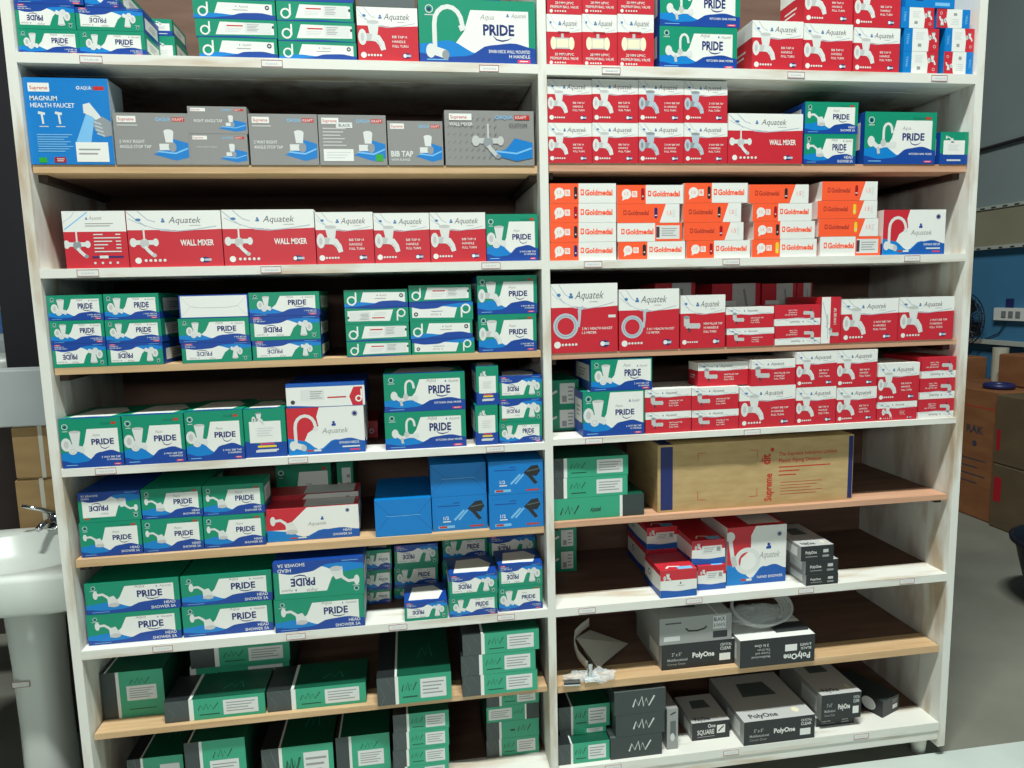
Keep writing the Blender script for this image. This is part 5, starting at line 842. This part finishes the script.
o = g.build('display_board'); tag(o, 'pale display board with blue print at the left edge', 'board')
# ---------------------------------------------------------------- things right of the unit
M_kdark = noise_mat('orange_brown_carton', (122,76,42), (136,88,52), 4, .85, (1, 1, 3)); M_kolive = noise_mat('olive_brown_carton', (84,70,48), (94,79,56), 4, .85, (1, 1, 3))
def side_art(e, w, h, fn):
    t = MB(); A = Art(t, w, h, 0, lambda a, b, o: (-.0005 - o, w - a, b)); fn(A); return t
def rcarton(x0, y0, z0, x1, y1, z1, mt, label, fn=None):
    e = empty('cardboard_carton', (x0, y0, z0)); tag(e, label, 'carton', 'cartons along the blue wall')
    w, d, h = x1-x0, y1-y0, z1-z0; g = MB(); b = .008
    R = lambda s, z: [(s, s, z), (w-s, s, z), (w-s, d-s, z), (s, d-s, z)]
    g.rings([R(b, 0), R(0, b), R(0, h-b), R(b, h)], mt); g.box(w/2-.002, .02, h, w/2+.002, d-.02, h+.001, M_dark); g.build('carton_body', e)
    if fn:
        t = side_art(e, d, h, fn); t.build('print', e)
def fa(A):
    A.text('RAK', A.W*.58, A.H*.66, .05, 'ink', .14, 1.5); A.ell(A.W*.7, A.H*.58, .02, .02, 'ink')
    for i in range(4): A.rect(.54, .45 - i*.06, .86 - .1*(i % 2), .46 - i*.06, 'ink')
    A.rect(0, .86, 1, .868, 'dkorange')
def fb(A): A.rect(.02, .42, .10, .80, 'dkred')
rcarton(3.73, 1.985, 0, 4.24, 2.60, .875, M_kdark, 'tall orange-brown carton with dark print standing behind the shelf end', fa)
rcarton(3.70, 1.25, 0, 4.24, 1.978, .42, M_kolive, 'olive brown carton on the floor, under another carton', fb)
rcarton(3.70, 1.25, .421, 4.24, 1.978, .868, M_kolive, 'olive brown carton on top of another, beside the tall orange-brown one', lambda A: A.rect(.02, .2, .06, .5, 'dkred'))
rcarton(3.80, 2.66, 0, 4.235, 3.4, 1.03, M_kdark, 'orange-brown carton furthest back, against the shelf end')
rcarton(3.98, 1.72, .877, 4.235, 2.3, 1.10, M_kdark, 'flat orange-brown carton lying on the olive cartons under the wall ledge') if False else None
g = MB(); g.tube([(4.14, 2.44, .877), (4.14, 2.44, 1.115)], .05, base_mat('pale_roll', (178,176,158), .7), 18); o = g.build('paper_roll', smooth=False); tag(o, 'pale upright roll standing on the cartons under the wall ledge', 'roll')
rcarton(4.0, 1.3, .8775, 4.235, 2.3, 1.09, M_kdark, 'long orange-brown carton lying on the others under the wall ledge')
g = MB(); rb = base_mat('navy_plastic', (34,42,92), .4); g.tube([(3.86 + .075*math.cos(a*math.pi/14), 2.14 + .075*math.sin(a*math.pi/14), .895) for a in range(28)], .018, rb, 10, True); o = g.build('tape_ring', smooth=True); tag(o, 'navy blue ring lying on the cartons', 'tape roll')
# wall fan and switch panel
fan = empty('wall_fan', (4.28, 2.84, 1.30)); tag(fan, 'black round fan on the blue wall beside the shelf end', 'fan')
M_fan = base_mat('black_fan_plastic', (26,28,34), .4)
g = MB()
for rr_, xx in ((.20, -.10), (.20, -.14), (.15, -.165), (.15, -.075), (.08, -.175)): g.tube([(xx, rr_*math.cos(t*math.pi/16), rr_*math.sin(t*math.pi/16)) for t in range(32)], .004, M_fan, 6, True)
for t in range(24):
    a = t*math.pi/12; g.tube([(-.18, 0, 0), (-.165, .15*math.cos(a), .15*math.sin(a)), (-.14, .2*math.cos(a), .2*math.sin(a)), (-.10, .2*math.cos(a), .2*math.sin(a)), (-.075, .15*math.cos(a), .15*math.sin(a)), (-.07, .03*math.cos(a), .03*math.sin(a))], .002, M_fan, 5)
g.build('guard', fan)
for t in range(3):
    b_ = MB(); a0 = t*2*math.pi/3; pts = []
    for r_, da, xo in ((.03,-.2,0), (.09,-.35,-.012), (.17,-.3,-.015), (.18,.1,0), (.15,.55,.015), (.09,.5,.012), (.03,.3,0)): pts.append((-.12+xo, r_*math.cos(a0+da), r_*math.sin(a0+da)))
    b_.add(pts + [(x+.003, y, z) for x, y, z in pts], [tuple(range(7)), tuple(reversed(range(7, 14)))] + [(i, (i+1) % 7, 7+(i+1) % 7, 7+i) for i in range(7)], M_fan); b_.build('blade', fan)
g = MB(); g.tube([(-.17,0,0), (-.05,0,0)], [.03, .04], M_fan, 14); g.tube([(-.05,0,0), (.018,0,-.06)], .014, M_fan, 8); g.box(.008, -.04, -.12, .019, .04, -.02, M_fan); g.build('motor', fan)
sp = empty('switch_panel', (4.3, 2.52, 1.345)); tag(sp, 'white electrical switch panel on the blue wall', 'switch')
g = MB(); g.box(-.04, -.13, -.045, -.0005, .13, .045, base_mat('white_plastic', (214,218,214), .4)); g.box(-.012, .0, .046, -.0005, .06, .11, rb); g.build('panel_body', sp)
for y in (-.08, -.02, .04):
    g = MB(); g.box(-.046, y-.018, -.022, -.0405, y+.018, .022, base_mat('grey_plastic', (120,124,126), .5)); g.build('switch', sp)
g = MB(); g.tube([(-.03, .02, -.045), (-.012, .1, -.14), (-.012, .22, -.19)], .004, M_fan, 6); g.build('wire', sp)
# black tub at the right edge
g = MB(); cx_, cy_ = 3.08, .80
rg = lambda r, z: [(cx_ + r*math.cos(2*math.pi*i/40), cy_ + r*math.sin(2*math.pi*i/40), z) for i in range(40)]
M_tub = base_mat('black_rubber', (18,20,32), .5)
g.rings([rg(.165, 0), rg(.185, .03), rg(.20, .1), rg(.235, .24), rg(.255, .33), rg(.276, .335), rg(.28, .352), rg(.27, .36), rg(.258, .35), rg(.225, .22), rg(.17, .05)], M_tub)
o = g.build('plastic_tub', smooth=True); tag(o, 'black tapered tub on the floor at the right edge', 'tub')
# ---------------------------------------------------------------- loose things on the shelves
Z7 = -1.179 + ZO + .0005
M_film = bpy.data.materials.new('clear_plastic_film'); M_film.use_nodes = True
nt = M_film.node_tree; pb = nt.nodes['Principled BSDF']; pb.inputs['Base Color'].default_value = (.75, .8, .82, 1); pb.inputs['Roughness'].default_value = .22; pb.inputs['Alpha'].default_value = .32
M_hose = bpy.data.materials.new('translucent_hose'); M_hose.use_nodes = True
pb = M_hose.node_tree.nodes['Principled BSDF']; pb.inputs['Base Color'].default_value = (.62, .64, .64, 1); pb.inputs['Roughness'].default_value = .3; pb.inputs['Alpha'].default_value = .4
dr = empty('shower_plate', (.562, .17, Z7)); tag(dr, 'grey plate with curved rim leaning beside plastic wrapped fittings', 'plate')
M_plate = base_mat('grey_acrylic', (186,182,172), .4)
g = MB(); pl = [(-.07, -.03, .078), (.0, .06, .054), (.125, .04, .004), (-.02, -.11, .016)]
g.add([Vector(p) for p in pl] + [Vector(p) + Vector((0,0,.003)) for p in pl], [(3,2,1,0), (4,5,6,7), (0,1,5,4), (1,2,6,5), (2,3,7,6), (3,0,4,7)], M_plate); g.build('plate_face', dr)
g = MB(); vs = []; key = [(-.012, .035, .085), (-.045, .0, .087), (-.074, -.03, .082), (-.083, -.055, .062), (-.078, -.08, .04), (-.055, -.115, .018)]
for i in range(21):
    t = i/20*5; k = min(int(t), 4); u = t-k; px, py, pz = [key[k][q]*(1-u) + key[k+1][q]*u for q in range(3)]
    vs += [(px, py, pz - .002), (px, py, pz + .026), (px+.003, py+.001, pz+.026), (px+.003, py+.001, pz - .002)]
fs = []
for i in range(20):
    for k in range(4): fs.append((4*i+k, 4*i+(k+1) % 4, 4*i+4+(k+1) % 4, 4*i+4+k))
g.add(vs, fs, M_plate); g.build('curved_rim', dr, True)
g = MB(); g.box(-.03, -.10, 0, -.02, .03, .014, M_plate); g.build('support', dr)
# crumpled bag with chrome fittings
bgx, bgy = .505, .022
def crumple(name, cx, cy, cz, rx, ry, rz, mat, seed, parent=None, amp=.35):
    r_ = random.Random(seed); n, m_ = 22, 12; vs = []; ph = [(r_.uniform(0, 6.28), r_.uniform(2, 6), r_.uniform(2, 7)) for _ in range(7)]
    for j in range(m_+1):
        v = j/m_*math.pi
        for i in range(n):
            u = i/n*2*math.pi; k = 1 + amp*sum(math.sin(p + round(a)*u)*math.sin(b*v) for p, a, b in ph)/3.5
            vs.append((cx + rx*k*math.sin(v)*math.cos(u), cy + ry*k*math.sin(v)*math.sin(u), cz + max(-rz*.98, -rz*math.cos(v)*k)))
    fs = []
    for j in range(m_):
        for i in range(n): fs.append((j*n+i, j*n+(i+1) % n, (j+1)*n+(i+1) % n, (j+1)*n+i))
    return mesh_obj(name, vs, fs, [mat], None, parent)
bagt = empty('fitting_bag', (0, 0, 0)); bagt.location = (bgx, bgy, Z7); tag(bagt, 'crumpled clear plastic bag of chrome fittings on the pine shelf edge', 'bag')
crumple('plastic_film', .035, .0, .014, .042, .03, .0138, M_film, 3, bagt); crumple('plastic_film', -.03, .008, .015, .05, .02, .0145, M_film, 8, bagt)
g = MB(); g.tube([(-.085, -.015, .011), (-.035, -.02, .011)], [.010, .010], M_chr, 12); g.tube([(.0, .0, .012), (.002, 0, .058)], [.009, .007], M_chr, 12); g.box(-.018, -.014, .004, .03, .014, .013, base_mat('white_plastic', (214,218,214), .4)); g.build('chrome_fitting', bagt, False)
# translucent hose coil on the upside-down printed box
ZH = 0.4872 + .001
hc = empty('hose_coil', (1.0875, 0.1020, ZH)); tag(hc, 'clear plastic hose coil in a bag on the upside-down printed black box', 'hose')
g = MB()
for q in range(5):
    rr = .085 + .004*q; pts = []
    for t in range(40):
        a = t*2*math.pi/40; pts.append((rr*math.cos(a) + .003*q, .05*math.sin(a) - .003*q, .052 + .003*q + .04*math.sin(a)))
    g.tube(pts, .005, M_hose, 8, True)
g.build('hose', hc, True)
crumple('bag_film', 0, .0, .028, .10, .06, .0275, M_film, 5, hc, .2)
# the black flap lying on that box
g = MB(); g.box(1.0875 + .03, .03, 0.4872 + .0005, 1.0875 + .14, .075, 0.4872 + .009, pm('black')); o = g.build('black_sachet'); tag(o, 'flat black sachet lying on the upside-down printed box', 'sachet')
# poly3: box lying turned with a white oval
tb = MB(); w, d, h = .09, .18, .058
tb.box(-w/2, -d/2, 0, w/2, d/2, h, pm('char')); A = Art(tb, w, h, 0, lambda a, b, o: (a-w/2, -d/2-o, b)); A.rect(0, 0, 1, 1, 'black'); A.rect(.62, .25, .92, .5, 'offwhite'); A.lines(.6, .92, .6, .85, 2, 'greytext')
A = Art(tb, d, h, 0, lambda a, b, o: (-w/2-o, d/2-a, b)); A.rect(0, 0, 1, 1, 'black'); A.ell(d*.72, h*.5, d*.14, h*.38, 'offwhite', 24)
o = tb.build('drain_box'); o.location = (1.53, .155, -1.443+ZO+.0005); o.rotation_euler = (0, 0, math.radians(22)); tag(o, 'charcoal box turned askew with white oval print, on the bottom shelf', 'box')
# tube lamp above the shelves, and an added fixture for the fill light
M_em = bpy.data.materials.new('lamp_glow'); M_em.use_nodes = True; pb = M_em.node_tree.nodes['Principled BSDF']; pb.inputs['Emission Color'].default_value = (.9, 1, .97, 1); pb.inputs['Emission Strength'].default_value = 3
for (x, y, l, s) in ((.2, -1.75, 'white tube lamp hanging above the front of the shelves', 2.4), (-.6, -4.4, 'white tube lamp added out of view as front fill for the shelves', 2.4)):
    e = empty('tube_lamp', (x, y, 6.24 if y > -2 else 2.37)); tag(e, l, 'lamp'); g = MB(); g.box(-s/2, -.03, 0, s/2, .03, .16, M_led); g.build('lamp_housing', e); g = MB(); g.tube([(-s/2+.02, 0, -.018), (s/2-.02, 0, -.018)], .013, M_em, 10); g.build('tube', e)
